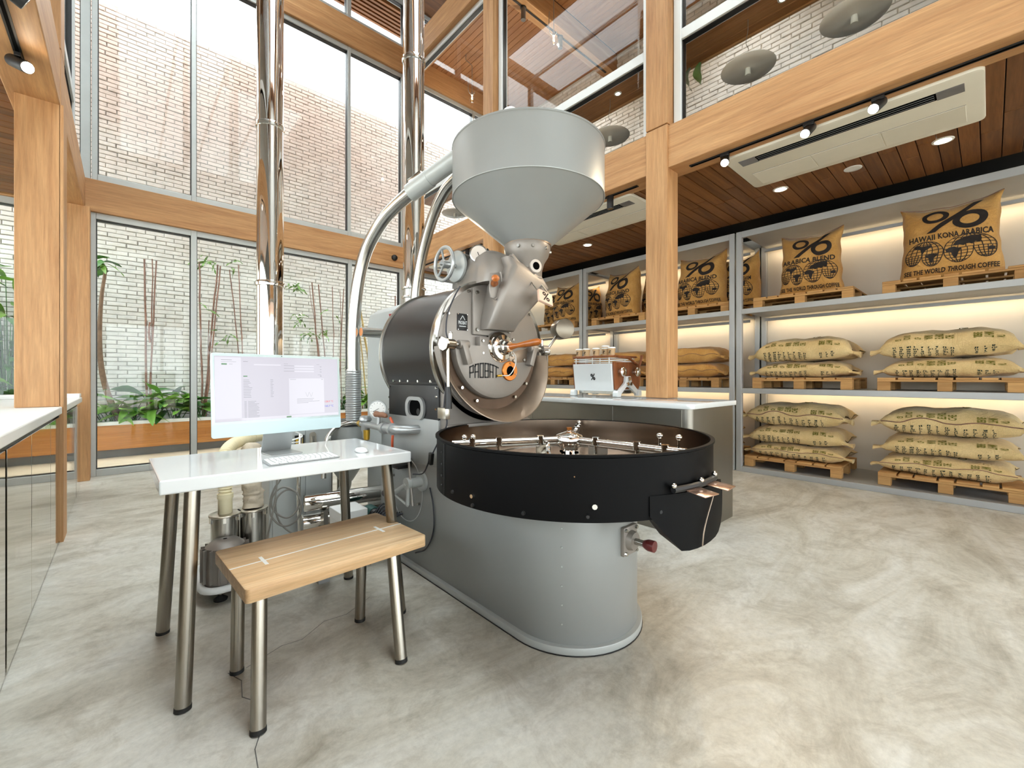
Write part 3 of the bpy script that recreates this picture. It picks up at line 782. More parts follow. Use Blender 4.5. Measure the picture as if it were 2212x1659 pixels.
GREEN = [(-.335,'GR',.036),(-.27,'ICO NO',.040),(-.19,'CH',.036),(-.115,'ARABI',.046),(-.04,'ETHIOP',.046),(.03,'CHE',.044),(.215,'SERIE',.042),(.285,'THMI',.044),(.355,'NT',.034)]
def make_lying(kind, seed, mat):
    t = thing('burlap_sack', '', 'sack', (0,0,0), 'lying coffee bean sacks')
    droop = .4 if kind != 'seam' else 0
    m = MB(); m.grid(lambda a, b: lie(a*2-1, b*360, seed, droop), 34, 28)
    me = bpy.data.meshes.new('x'); me.from_pydata(m.v, [], m.f); bm = bmesh.new(); bm.from_mesh(me)
    bmesh.ops.remove_doubles(bm, verts=bm.verts, dist=.0005); bm.to_mesh(me); bm.free()
    m = MB(); m.add([tuple(v.co) for v in me.vertices], [tuple(p.vertices) for p in me.polygons]); bpy.data.meshes.remove(me)
    obj('sack_body', m, mat, t, smooth=70)
    # tied, crumpled ends
    for sx, ph in ((1, 180), (-1, 178)):
        p = lie(sx*.985, ph, seed, droop); e = MB(); k = 9
        rings = []
        for j, (d, r) in enumerate(((0,.045),(.035,.030),(.06,.036),(.095,.052))):
            for i in range(k):
                a = 2*PI*i/k; rr = r*(1+.35*noise.noise(Vector((i*.9, j*.8, seed+sx))))
                rings.append((p.x+sx*(d-.03), p.y+.05+rr*math.cos(a)*1.3, max(.004, p.z+rr*math.sin(a)*.55 - d*.25)))
        e.add(rings, [(j*k+i, j*k+(i+1) % k, (j+1)*k+(i+1) % k, (j+1)*k+i) for j in range(3) for i in range(k)]+[tuple(range(3*k, 4*k))])
        obj('tied_end', e, mat, t, smooth=60)
    if kind in ('seam', 'print'):
        g = MB()
        for x, s, sz in GREEN:
            sz *= 1.22; tm = text_mb(s, 1.0, align='LEFT', bold=.035)
            # reading direction runs from the front edge over the top
            g.add([(x+b*sz*1.45, 168-a*sz*360/2.0*.80, 0) for a, b, c in tm.v], tm.f)
        strip_pts = [(.125+.032*math.cos(R(q)), 104+14*math.sin(R(q))) for q in range(0, 360, 20)]
        ringm = MB(); k = len(strip_pts)
        ringm.add([(x, y, 0) for x, y in strip_pts]+[(.125+(x-.125)*.72, 104+(y-104)*.72, 0) for x, y in strip_pts], [(i, (i+1) % k, k+(i+1) % k, k+i) for i in range(k)])
        g.add(ringm.v, ringm.f)
        obj('green_print', map_mb(g, lambda x, y: lie_map(x, y, seed, .003, droop), None), M['ink_green'], t, fix=False, kind='stuff')
        d = MB(); rr = random.Random(int(seed*10))
        xs = [(-.36+.052*i, 7) for i in range(9)]+[(.215, 4), (.27, 4), (.32, 4)] if kind == 'print' else [(-.36+.06*i, 7) for i in range(12)]
        for x, n in xs:
            ph = 183.0; 
            for j in range(n):
                h = rr.uniform(3.2, 4.4)
                for q in range(rr.choice((1, 2, 2, 3))):
                    xo = x + (-.013+.011*q) + rr.uniform(-.002,.002); tl = rr.uniform(-.006,.006)
                    d.add([(xo, ph, 0), (xo+.0085, ph, 0), (xo+.0085+tl, ph+h, 0), (xo+tl, ph+h, 0)], [(0,1,2,3)])
                ph += 6.0
        obj('stencil_print', map_mb(d, lambda x, y: lie_map(x, y, seed, .003, droop), None), M['ink_dark_green'], t, fix=False, kind='stuff')
    if kind == 'seam':
        s = MB(); s.tube([lie_map(-.45+.9*i/30, 174+4*math.sin(i*.5), seed, .002, droop) for i in range(31)], .0045, 5); obj('side_seam', s, M['cane_brown'], t)
    if kind == 'plain':
        s = MB(); s.tube([lie_map(-.16, 100+i*5, seed, .001, droop) for i in range(26)], .0028, 5); obj('green_thread', s, M['ink_green'], t)
        s = MB(); s.tube([lie_map(-.44+.88*i/30, 178+3*math.sin(i*.6), seed, .002, droop) for i in range(31)], .003, 5); obj('side_seam', s, M['cane_brown'], t)
    return t
protos = {}
def lying(kind, seed, x, y, z, rz, label, sc):
    key = (kind, seed)
    if key not in protos:
        protos[key] = make_lying(kind, seed, M['jute'] if kind == 'plain' else M['jute_pale']); o = protos[key]
    else: o = dup(protos[key], (0,0,0))
    place(o, x, y, z, rz, label, sc)
ZB, ZM = TOPS[0]+PH+.003, TOPS[1]+PH+.003
nm = {0: 'lowest', 1: 'middle', 2: 'topmost'}
LS = [ # kind, seed, y, tier z list
 (1.53, ZB, [('seam',2.2,.17,0), ('print',5.5,.215,1), ('seam',9.1,.265,-1)], 'of the three green printed sacks left on the bottom right shelf'),
 (.28, ZB, [('seam',2.2,.19,-1), ('print',5.5,.20,2), ('seam',9.1,.265,0)], 'of the three sacks at the bottom right corner of the view'),
 (1.45, ZM, [('print',3.4,.185,1), ('print',5.5,.275,-1)], 'of two green printed sacks left on the middle right shelf'),
 (.285, ZM, [('print',3.4,.19,0), ('print',5.5,.275,1)], 'of two green printed sacks at the right edge of the middle shelf'),
 (2.82, ZM, [('plain',1.7,.20,0), ('plain',6.6,.225,1)], 'of two brown sacks just right of the oak post'),
 (3.96, ZM, [('plain',1.7,.19,1), ('plain',6.6,.22,-2)], 'of two brown sacks half hidden by the espresso machine'),
 (5.24, ZM, [('plain',6.6,.20,-1), ('plain',1.7,.22,1)], 'of two brown sacks under the roaster counterweight'),
 (2.72, ZB, [('plain',6.6,.2,0), ('plain',1.7,.2,1), ('plain',6.6,.22,0)], 'of three brown sacks glimpsed behind the end of the bar'),
]
for y, z, lst, lb in LS:
    for i, (k, sd, h, rz) in enumerate(lst):
        nmx = ('lower' if i == 0 else 'upper') if len(lst) == 2 else nm[i]
        sx = {0: .96, 1: .98, 2: 1.0}[i] if k != 'plain' else .93
        lying(k, sd, PX+.0+random.uniform(-.02,.02)-.02, y+random.uniform(-.015,.015), z, rz, nmx+' '+lb, (sx, 1.1, h/LT*1.06))
        z += h*1.0
# ================================================================ COFFEE ROASTER
RO = thing('coffee_roaster', 'large grey and black drum coffee roaster with hopper and round cooling tray', 'coffee roaster', (1.62, 1.9, 0))
def P_(name, mb, mat, parent=RO, smooth=40, bevel=0.0, **k): return obj(name, mb, M[mat] if isinstance(mat, str) else mat, parent, smooth=smooth, bevel=bevel, **k)
def bolts(parent, pts, r=.008, mat='chrome', name='bolt', d=(0,-1,0), L=.008):
    for p in pts:
        p = Vector(p); dv = Vector(d).normalized()
        P_(name, MB().cyl(p, p+dv*L, r, r*.8, 8), mat, parent)
def capsule(x0, x1, yc, yb, inset=0, n=28):
    r = (x1-x0)/2+inset; cx = (x0+x1)/2
    return [(cx+r*math.cos(R(a)), yc+r*math.sin(R(a))) for a in [180+180*i/n for i in range(n+1)]] + [(x1+inset, yb), (x0-inset, yb)]
# base cabinet
base = P_('base_cabinet', MB().prism(capsule(1.30, 1.94, 1.38, 2.78), 'z', .03, .64), 'mach_grey', bevel=.004)
P_('plinth', MB().prism(capsule(1.30, 1.94, 1.38, 2.78, .022), 'z', 0, .035), 'mach_light', bevel=.004)
P_('plinth_gasket', MB().prism(capsule(1.30, 1.94, 1.38, 2.78, .024), 'z', 0, .005), 'black', base)
P_('rear_cabinet', MB().box(1.302, 1.95, 2.06, 2.78, .62, .915), 'mach_grey', bevel=.006)
P_('front_panel', MB().box(1.315, 1.95, 2.012, 2.07, .86, 1.12), 'cast_grey', bevel=.004)
P_('front_shelf_lip', MB().box(1.315, 1.95, 1.985, 2.02, .865, .885), 'cast_grey', bevel=.003)
for y0, z0, y1 in ((2.0, .06, 2.0),): pass
seamm = MB(); seamm.tube(arc((1.297, 2.42, .46), .195, 0, 360, 40, 'yz')[:-1], .003, 6, closed=True); P_('access_hatch', seamm, 'mach_light', base)
bolts(base, [(1.298, 2.42+.17*math.cos(R(a)), .46+.17*math.sin(R(a))) for a in (20, 110, 200, 290)], .009, 'steel', 'wing_nut', (-1,0,0), .016)
bolts(base, [(1.62+.322*math.cos(R(a)), 1.38+.322*math.sin(R(a)), z) for a in (215, ) for z in (.12,.2,.28,.36,.44,.52)], .004, 'mach_light', 'rivet', (-.8,-.57,0), .003)
bolts(base, [(1.62+.322*math.cos(R(a)), 1.38+.322*math.sin(R(a)), .60) for a in (200, 235, 265, 300)], .010, 'mach_light', 'bolt', (-.3,-.95,0), .008)
# lower knob on the front of the base
d = Vector((.06,-.998,0)); c0 = Vector((1.637, 1.060, .442))
kb = P_('damper_flange', MB().obox(c0+Vector((0,-.004,0)), (.105, .022, .125)), 'cast_grey', bevel=.005)
P_('flange_ring', MB().cyl(c0+d*.01, c0+d*.036, .045, .038, 28), 'cast_grey', kb)
P_('knob_stem', MB().cyl(c0+d*.03, c0+d*.085, .014, .013, 14), 'steel', kb)
P_('knob', MB().cyl(c0+d*.075, c0+d*.095, .015, .024, 18).cyl(c0+d*.095, c0+d*.125, .024, .024, 18), 'maroon', kb, bevel=.002)
for sx in (-.04, .04):
    for sz in (-.05, .05): bolts(kb, [tuple(c0+Vector((sx,-.014,sz)))], .009, 'steel', 'bolt', tuple(d), .010)
# cooling tray
TX, TY, TR = 1.62, 1.38, .64
tray = P_('cooling_tray', MB().lathe([(.60,.652),(TR,.652),(TR,.872),(TR+.006,.876),(TR+.006,.884),(TR-.010,.884),(TR-.010,.876),(TR-.012,.872)], (TX,TY,0), 'z', 96), 'tray_black', smooth=40)
P_('tray_inner_wall', MB().lathe([(TR-.013,.880),(TR-.014,.745)], (TX,TY,0), 'z', 96), 'tray_steel', tray, fix=False)
P_('tray_base_plate', MB().lathe([(.02,.652),(.60,.652)], (TX,TY,0), 'z', 64), 'tray_black', tray)
fl = P_('perforated_floor', MB().lathe([(.03,.752),(TR-.014,.752)], (TX,TY,0), 'z', 96), 'tray_steel', tray)
P_('floor_ring', MB().lathe([(.40,.753),(.40,.757),(.43,.757),(.43,.753)], (TX,TY,0), 'z', 64), 'steel', tray)
P_('under_dish', MB().lathe([(.30,.60),(.36,.60),(.42,.632),(.43,.652)], (TX,TY,0), 'z', 64), 'mach_light', RO)
P_('floor_door', MB().prism([(1.70,1.86),(1.86,1.80),(1.90,1.92),(1.72,1.97)], 'z', .754, .758), 'brushed', tray)
for a, zs in ((163, (.69,.73,.78,.83)),):
    x, y = TX+(TR+.001)*math.cos(R(a)), TY+(TR+.001)*math.sin(R(a))
    bolts(tray, [(x, y, z) for z in zs], .005, 'black', 'rivet', (math.cos(R(a)), math.sin(R(a)), 0), .003)
sm = MB(); a = 166; x, y = TX+(TR+.0005)*math.cos(R(a)), TY+(TR+.0005)*math.sin(R(a)); sm.cyl((x,y,.654), (x,y,.87), .003, .003, 6); P_('shell_seam', sm, 'black', tray)
for a, z, mt, r in ((174,.69,'black',.008),(186,.70,'chrome',.010),(186,.665,'black',.008),(206,.672,'black',.008),(228,.71,'chrome',.012),(226,.675,'black',.008),(250,.677,'black',.008),(222,.81,'chrome',.003),(260,.69,'chrome',.008)):
    bolts(tray, [(TX+TR*math.cos(R(a)), TY+TR*math.sin(R(a)), z)], r, mt, 'bolt', (math.cos(R(a)), math.sin(R(a)), 0), r*1.0)
# discharge spout at the front of the tray
prof = [(-114,.645,.664),(-110,.65,.615),(-106,.655,.568),(-102.5,.659,.530),(-99,.662,.524),(-95,.665,.523),(-91,.668,.524),(-87,.670,.527),(-83,.673,.533),(-80,.675,.543),(-77.5,.677,.566),(-75.5,.678,.60),(-74.5,.678,.645),(-74,.677,.70)]
sp = MB(); k = len(prof)
def pol(a, r, z): return (TX+r*math.cos(R(a)), TY+r*math.sin(R(a)), z)
sp.v = [pol(a, r, z) for a, r, z in prof]+[pol(a, max(r-.006,.643), .735) for a, r, z in prof]+[pol(a, .56, z+.03) for a, r, z in prof]
for i in range(k-1): sp.f += [(i, i+1, k+i+1, k+i), (i, 2*k+i, 2*k+i+1, i+1)]
sp.f += [tuple([k+i for i in range(k)]+[2*k+i for i in range(k-1,-1,-1)]), (0, k, 2*k), (k-1, 2*k-1, 3*k-1)]
P_('discharge_spout', sp, 'tray_black', smooth=35)
wr = MB(); wr.tube([pol(-86-2*math.sin(t*.35)-t*.9, .676, .70-.021*t) for t in range(9)], .0025, 6); P_('spout_wire', wr, 'burnt_steel')
hn = MB(); hp = [(TX+(TR+.018)*math.cos(R(a)), TY+(TR+.018)*math.sin(R(a)), .752+.0*a) for a in range(-106, -78, 3)]
hn.tube(hp, .012, 8); P_('spout_handle', hn, 'black_paint')
for a in (-106, -92, -80):
    q = Vector((math.cos(R(a)), math.sin(R(a)), 0)); p = Vector((TX, TY, .762))+q*(TR+.02)
    P_('acorn_nut', MB().sph(p+Vector((0,0,.006)), .011, 12, 8), 'chrome')
for a, w in ((-98, .085), (-86, .085)):
    q = Vector((math.cos(R(a)), math.sin(R(a)), 0)); p = Vector((TX, TY, .742))+q*(TR+.065)
    P_('copper_flap', MB().obox(p, (.075, w, .004), (0, 6, a)), 'copper_flap', bevel=.001)
# stirrer
st = P_('stirrer_hub', MB().lathe([(.0,.892),(.012,.892),(.014,.886),(.062,.868),(.066,.862),(.066,.834),(.05,.826),(.05,.80),(.030,.80),(.042,.752)], (TX,TY,0), 'z', 40), 'chrome')
P_('hub_knob', MB().cyl((TX,TY,.89), (TX,TY,.905), .012, .014, 16), 'copper', st)
for k in range(6): P_('hub_hole', MB().cyl((TX+.034*math.cos(k), TY+.034*math.sin(k), .785), (TX+.047*math.cos(k), TY+.047*math.sin(k), .785), .006, .006, 8), 'hole', st)
for ang, L, dz in ((154, .575, .0), (-84, .57, -.0), (34, .56, 0)):
    q = Vector((math.cos(R(ang)), math.sin(R(ang)), 0)); n = Vector((-q.y, q.x, 0)); c = Vector((TX, TY, .852))
    am = MB(); am.tube([c+q*.055, c+q*L], .0125, 14)
    ar = P_('stirrer_arm', am, 'chrome', smooth=50)
    am2 = MB(); am2.tube([c+q*.055+Vector((0,0,-.022)), c+q*L*.93+Vector((0,0,-.022))], .006, 8); P_('brace_rod', am2, 'steel', ar)
    for f, hgt in ((.26, -.06), (.62, -.085), (.84, -.085)):
        p = c+q*L*f
        P_('paddle_post', MB().cyl(p+Vector((0,0,.018)), p+Vector((0,0,hgt)), .007, .007, 10).cyl(p+Vector((0,0,-.018)), p+Vector((0,0,.018)), .017, .017, 14), 'chrome', ar)
        P_('paddle', MB().obox(p+Vector((0,0,hgt+.015))+n*.02, (.09, .004, .04), (0, 0, ang+35)), 'brushed', ar)
    for f in ((.80, .94) if ang == -84 else (.90, .83) if ang == 154 else (.95,)):
        p = c+q*L*f; hh = .045 if ang == -84 else .016
        P_('arm_pin', MB().cyl(p, p+Vector((0,0,hh)), .006, .006, 10).sph(p+Vector((0,0,hh+.008)), .013, 12, 8), 'chrome', ar)
sc_ = MB(); sc_.tube(spline([(TX-.10,TY+.05,.83),(TX-.13,TY-.0,.775),(TX-.06,TY-.10,.765),(TX+.06,TY-.12,.765)], 6), .012, 8); P_('center_scraper', sc_, 'chrome')

# drum
DX, DZ, DR = 1.658, 1.31, .412
dr = P_('drum_shell', MB().lathe([(DR,2.035),(DR,2.665)], (DX,0,DZ), 'y', 96, 12, 348), 'drum_black')
dr.data.materials[0] = M['drum_black']
P_('drum_body_core', MB().lathe([(.02,2.66),(DR-.004,2.66),(DR-.004,2.04),(.02,2.04)], (DX,0,DZ), 'y', 64), 'drum_black')
P_('front_trim_ring', MB().lathe([(DR-.02,2.012),(DR+.010,2.012),(DR+.014,2.03),(DR+.010,2.048),(DR-.004,2.05)], (DX,0,DZ), 'y', 96), 'steel')
P_('rear_trim_ring', MB().lathe([(DR-.004,2.65),(DR+.012,2.652),(DR+.014,2.668),(DR+.008,2.68),(DR-.05,2.68)], (DX,0,DZ), 'y', 96), 'steel')
P_('rear_cover', MB().lathe([(.02,2.76),(.25,2.75),(.34,2.70),(.36,2.66)], (DX,0,DZ), 'y', 48), 'mach_light')
P_('burner_housing', MB().box(1.302, 1.955, 2.06, 2.665, .905, 1.125), 'black_paint', bevel=.004)
bd = P_('bolted_band', MB().box(1.292, 1.304, 2.055, 2.665, 1.105, 1.150), 'black_paint', bevel=.003)
bolts(bd, [(1.292, y, 1.127) for y in (2.12, 2.26, 2.38, 2.48, 2.57)], .010, 'chrome', 'bolt', (-1,0,0), .008)
bolts(bd, [(1.300, 2.645, z) for z in (.94, 1.02, 1.09)]+[(1.300, 2.075, z) for z in (.97, 1.04, 1.09)], .008, 'chrome', 'bolt', (-1,0,0), .008)
# oval burner window
ov = [(y, z) for y, z in rrect(2.195, 2.412, .900, 1.034, .058, 8)]
iv = [(y, z) for y, z in rrect(2.226, 2.380, .921, 1.013, .040, 8)]
m = MB(); k = len(ov)
m.add([(1.285, *p) for p in ov]+[(1.285, *p) for p in iv]+[(1.30, *p) for p in ov]+[(1.30, *p) for p in iv],
      [(i, (i+1) % k, k+(i+1) % k, k+i) for i in range(k)]+[(i, 2*k+i, 2*k+(i+1) % k, (i+1) % k) for i in range(k)]+[(k+i, k+(i+1) % k, 3*k+(i+1) % k, 3*k+i) for i in range(k)])
wn = P_('burner_window_frame', m, 'silver', bevel=0)
P_('burner_opening', MB().prism(iv, 'x', 1.298, 1.301), 'hole', wn)
P_('burner_cam', MB().cyl((1.297,2.275,.945), (1.299,2.275,.945), .02, .02, 16), 'black', wn)
# face plate and door
fp = P_('face_plate', MB().lathe([(.01,2.0),(.375,2.0),(.395,2.008),(.40,2.03)], (DX,0,DZ), 'y', 80), 'cast_grey')
P_('door_ring', MB().lathe([(.29,1.997),(.352,1.990),(.352,2.0)], (DX-.012,0,DZ), 'y', 64, 180, 360), 'ring_brown')
dm = MB().lathe([(.002,1.948),(.280,1.948),(.302,1.955),(.310,1.972),(.310,2.0)], (DX-.012,0,DZ+.02), 'y', 56, 180, 360)
c_ = DX-.012; dm.add([(c_-.310,1.948,DZ+.02),(c_+.310,1.948,DZ+.02),(c_+.310,2.0,DZ+.02),(c_-.310,2.0,DZ+.02)], [(0,1,2,3)])
door = P_('discharge_door', dm, 'cast_grey')
bolts(fp, [(c_+.325*math.cos(R(a)), 1.985, DZ+.325*math.sin(R(a))) for a in (222, 245, 300, 322)], .011, 'chrome', 'bolt', (0,-1,0), .012)
bolts(fp, [(DX+.385*math.cos(R(a)), 2.002, DZ+.385*math.sin(R(a))) for a in (-8, 40, 120, 150, 172)], .010, 'steel', 'bolt', (0,-1,0), .014)
# flared apron
def apron(a, t, off=0.0):
    th = R(182+176*a); s = math.sin(PI*a)
    r = .345+.012*t+.050*t*t + off
    return (c_+r*math.cos(th), 1.994-t*(.055+.105*s**1.1), DZ-.005+r*math.sin(th))
ap = MB().grid(lambda a, b: apron(a, b), 60, 8); ap.grid(lambda a, b: apron(a, b, .005), 60, 8)
ap.add([apron(i/60, 1) for i in range(61)]+[apron(i/60, 1, .005) for i in range(61)], [(i, i+1, 62+i, 61+i) for i in range(60)])
P_('discharge_apron', ap, 'burnt_steel', smooth=50, fix=False)
for a0, a1 in ((-.02, .24), (.76, 1.02)):
    def armf(a, t, off=0.0):
        q = a0+(a1-a0)*a; th = R(182+176*q); e = (1-a) if a0 < .5 else a
        r = .405+off; y0 = 1.945-.045*math.sin(PI*max(0,min(1,q)))
        return (c_+r*math.cos(th), y0-.01+(.012+.045*e)*t, DZ-.005+r*math.sin(th))
    m = MB().grid(lambda a, b: armf(a, b), 20, 3); m.grid(lambda a, b: armf(a, b, .009), 20, 3)
    m.add([armf(i/20, 0) for i in range(21)]+[armf(i/20, 0, .009) for i in range(21)], [(i, i+1, 22+i, 21+i) for i in range(20)])
    P_('apron_arm', m, 'cast_grey', smooth=50, fix=False)
for sx in (-1, 1):
    px_ = c_+sx*.36
    bk = P_('hinge_bracket', MB().obox((c_+sx*.255, 1.935, DZ-.03), (.035, .06, .12), (0, sx*18, 0)).cyl((c_+sx*.235,1.93,DZ+.02), (c_+sx*.30,1.93,DZ+.02), .024, .024, 18), 'cast_grey', bevel=.003)
    P_('hinge_pin', MB().cyl((c_+sx*.29,1.93,DZ+.02), (c_+sx*.385,1.93,DZ+.02), .012, .012, 14), 'steel', bk)
    P_('hinge_sleeve', MB().cyl((c_+sx*.345,1.93,DZ+.02), (c_+sx*.40,1.93,DZ+.02), .026, .026, 18), 'cast_grey', bk)
    P_('oil_cup', MB().cyl((c_+sx*.35,1.93,DZ+.04), (c_+sx*.35,1.93,DZ+.07), .010, .012, 12).sph((c_+sx*.35,1.93,DZ+.074), .012, 10, 6), 'chrome', bk)
lv = P_('door_lever', MB().tube([(1.262,1.905,1.325),(1.258,1.895,1.09)], .010, 12).cyl((1.245,1.91,1.325),(1.305,1.925,1.325), .030, .030, 20).cyl((1.232,1.907,1.325),(1.246,1.91,1.325), .036, .036, 8), 'leg_steel', smooth=40)
P_('lever_grip', MB().tube([(1.258,1.895,1.10),(1.257,1.892,1.05),(1.256,1.890,.985)], [.014,.018,.019], 14), 'black', lv)
P_('lever_rest', MB().box(1.27,1.30,1.94,2.02,.925,.985), 'brushed', RO, bevel=.003)
ca = P_('counterweight_arm', MB().obox((2.085,1.915,1.385), (.016,.012,.20), (0, 44, 0)).cyl((2.01,1.93,1.315),(2.05,1.92,1.315), .022, .022, 16), 'steel', bevel=.002)
P_('counterweight', MB().cyl((2.150,1.865,1.468), (2.190,1.955,1.470), .066, .066, 36), 'dull_steel', ca, bevel=.003)
# trier boss with wooden handle
tb = P_('trier_boss', MB().lathe([(r_*.83, h_) for r_, h_ in [(.0,1.860),(.034,1.860),(.040,1.88),(.052,1.885),(.058,1.915),(.088,1.918),(.094,1.928),(.094,1.938),(.098,1.940),(.106,1.944),(.112,1.955),(.112,2.0)]], (1.662,0,1.327), 'y', 48), 'chrome')
P_('bearing_plate', MB().box(1.515, 1.60, 1.955, 2.0, 1.265, 1.385), 'cast_grey', tb, bevel=.006)
bolts(tb, [(1.532,1.955,1.29),(1.532,1.955,1.36),(1.725,1.915,1.28),(1.73,1.915,1.375)], .009, 'steel', 'bolt', (0,-1,0), .010)
hd = Vector((.30,-.95,.12)).normalized(); h0 = Vector((1.666,1.868,1.327))
P_('trier_handle', MB().tube([h0, h0+hd*.03, h0+hd*.05, h0+hd*.10, h0+hd*.15, h0+hd*.185, h0+hd*.20], [.020,.016,.013,.018,.021,.020,.012], 18), 'handle_wood', tb)
sc2 = P_('sample_funnel', MB().prism([(1.725,1.295),(1.885,1.335),(1.875,1.245),(1.735,1.235)], 'y', 1.945, 1.965), 'burnt_steel', bevel=.002)
bolts(sc2, [(1.765,1.945,1.252),(1.85,1.945,1.258)], .011, 'steel', 'bolt', (0,-1,0), .008)
sg = P_('sight_glass_ring', MB().lathe([(.030,1.938),(.056,1.938),(.060,1.943),(.060,1.95)], (1.732,0,1.188), 'y', 40), 'copper')
P_('sight_glass', MB().lathe([(.001,1.944),(.032,1.944)], (1.732,0,1.188), 'y', 32), 'hole', sg)
bolts(sg, [(1.732+.046*math.cos(R(a)), 1.938, 1.188+.046*math.sin(R(a))) for a in (95, 215, 335)], .005, 'chrome', 'screw', (0,-1,0), .004)
wr = MB(); wr.tube(spline([(1.72,1.90,1.30),(1.745,1.905,1.27),(1.75,1.915,1.22),(1.715,1.925,1.165),(1.66,1.935,1.16)], 6), .003, 6); P_('sensor_wire', wr, 'cable_white')
P_('sensor_plug', MB().cyl((1.665,1.94,1.16),(1.63,1.94,1.158), .008, .006, 10), 'brass')
wr = MB(); wr.tube(spline([(1.40,1.99,1.66),(1.36,1.985,1.60),(1.315,1.985,1.50),(1.30,1.98,1.40),(1.31,1.97,1.33),(1.29,1.98,1.2),(1.31,2.0,1.10),(1.30,2.0,.98),(1.30,1.97,.90),(1.275,2.0,.82),(1.24,2.05,.70),(1.23,2.1,.62),(1.25,2.25,.585)], 5), .004, 6); P_('cable', wr, 'cable_dark')
P_('inline_plug', MB().obox((1.245,2.045,.705), (.02,.03,.065), (10,0,0)), 'black', bevel=.003)
# lettering and name plate
GL = {'P':[[(0,0),(0,1),(1,1),(1,.42),(0,.42)]],'R':[[(0,0),(0,.86),(.14,1),(1,1),(1,0)],[(0,.42),(1,.42)]],'O':[[(0,0),(0,1),(1,1),(1,0),(0,0)]],'B':[[(0,0),(0,1),(1,1),(1,0),(0,0)],[(0,.46),(1,.46)]],'A':[[(0,0),(0,1),(1,1),(1,0)],[(0,.42),(1,.42)]],'T':[[(-.15,1),(1.15,1)],[(.5,1),(.5,0)]]}
def block_word(word, x0, w, gap, h, lw):
    m = MB(); n = len(word); tot = n*w+(n-1)*gap
    for i, ch in enumerate(word):
        for pl in GL[ch]:
            closed = pl[0] == pl[-1]; p = [(i*(w+gap)+a*w-tot/2, b) for a, b in (pl[:-1] if closed else pl)]
            q = []
            for x, b in p:
                tz = h*(1.0-.28*(2*x/tot)**2); q.append((x, b*tz+.012*(1-(2*x/tot)**2)*0))
            for e in range(len(q)-(0 if closed else 1)):
                a_, b_ = Vector((*q[e],0)), Vector((*q[(e+1) % len(q)],0)); d_ = (b_-a_).normalized()*(lw*.5)
                strip(m, [(a_-d_)[:2], (b_+d_)[:2]], lw)
    return m
tm = block_word('PROBAT', 0, .0235, .0125, .080, .0080); tm.v = [(1.538+x, 1.9465, 1.150+y) for x, y, z in tm.v]
P_('maker_lettering', tm, 'ink_black', door, smooth=None, fix=False, kind='stuff')
np_ = P_('name_plate', MB().box(1.385, 1.455, 1.994, 2.0, 1.415, 1.51), 'ink_black', bevel=.002)
tm = text_mb('PROBAT', .022, bold=.02); tm.v = [(1.42+x*.72, 1.9932, 1.457+z*1.25) for x, z, y in tm.v]
tri = MB(); tri.add([], [])
for a, b in (((1.42,1.498),(1.404,1.474)), ((1.42,1.498),(1.436,1.474)), ((1.397,1.438),(1.443,1.438))):
    strp = MB(); strip(strp, [a, b], .004); tri.add([(p[0], 1.9932, p[1]) for p in strp.v], strp.f)
tm.add(tri.v, tri.f); P_('plate_lettering', tm, 'silver', np_, smooth=None, fix=False, kind='stuff')
bolts(np_, [(x, 1.994, z) for x in (1.389, 1.451) for z in (1.419, 1.506)], .003, 'chrome', 'screw', (0,-1,0), .003)
# feed chute from hopper neck to face plate
P_('chute_flange', MB().prism([(1.485,1.395),(1.775,1.395),(1.79,1.47),(1.84,1.64),(1.485,1.665)], 'y', 1.980, 2.0), 'cast_grey', bevel=.006)
def loft(secs):
    m = MB(); k = len(secs[0]); m.v = [p for s in secs for p in s]
    m.f = [(j*k+i, j*k+(i+1) % k, (j+1)*k+(i+1) % k, (j+1)*k+i) for j in range(len(secs)-1) for i in range(k)]+[list(range(k))[::-1], list(range((len(secs)-1)*k, len(secs)*k))]
    return m
def rsec(x0, x1, y0, y1, z, tilt=0, r=.03): return [(x, y, z+(x-(x0+x1)/2)*tilt) for x, y in rrect(x0, x1, y0, y1, r, 4)]
P_('feed_chute', loft([rsec(1.535,1.745,1.90,2.0,1.425), rsec(1.535,1.75,1.865,2.0,1.47), rsec(1.57,1.83,1.82,2.0,1.60,-.2), rsec(1.63,1.93,1.79,2.02,1.735,-.35), rsec(1.62,1.90,1.82,2.05,1.80,-.3)]), 'cast_grey', smooth=50)
P_('feed_housing', loft([rsec(1.53,1.76,1.90,2.24,1.70,0,.05), rsec(1.53,1.78,1.88,2.25,1.78,0,.06), rsec(1.55,1.77,1.90,2.26,1.86,0,.07), rsec(1.60,1.73,1.98,2.2,1.905,0,.05)]), 'cast_grey', smooth=60)
bolts(RO, [(1.51,1.98,1.425),(1.755,1.98,1.43),(1.51,1.98,1.64)], .012, 'steel', 'bolt', (0,-1,0), .012)
ex = P_('exhaust_neck', MB().lathe([(.115,1.66),(.105,1.70),(.10,1.76),(.10,1.83)], (1.66,2.27,0), 'z', 36).cyl((1.53,2.2,1.832),(1.74,2.2,1.832), .085, .085, 32), 'cast_dark')
q = P_('damper_quadrant', MB().prism([(1.525,1.735),(1.585,1.745),(1.60,1.70),(1.58,1.62),(1.555,1.59),(1.525,1.595),(1.515,1.64)], 'y', 1.868, 1.880), 'cast_grey', bevel=.004)
P_('quadrant_rim', MB().tube(spline([(1.59,1.864,1.75),(1.60,1.864,1.68),(1.575,1.864,1.61),(1.545,1.864,1.588)], 5), .006, 6), 'cast_grey', q)
P_('wooden_knob', MB().tube([(1.545,1.868,1.668),(1.53,1.845,1.675),(1.515,1.825,1.682),(1.50,1.80,1.69),(1.492,1.79,1.694)], [.012,.022,.014,.022,.010], 16), 'handle_wood', q)
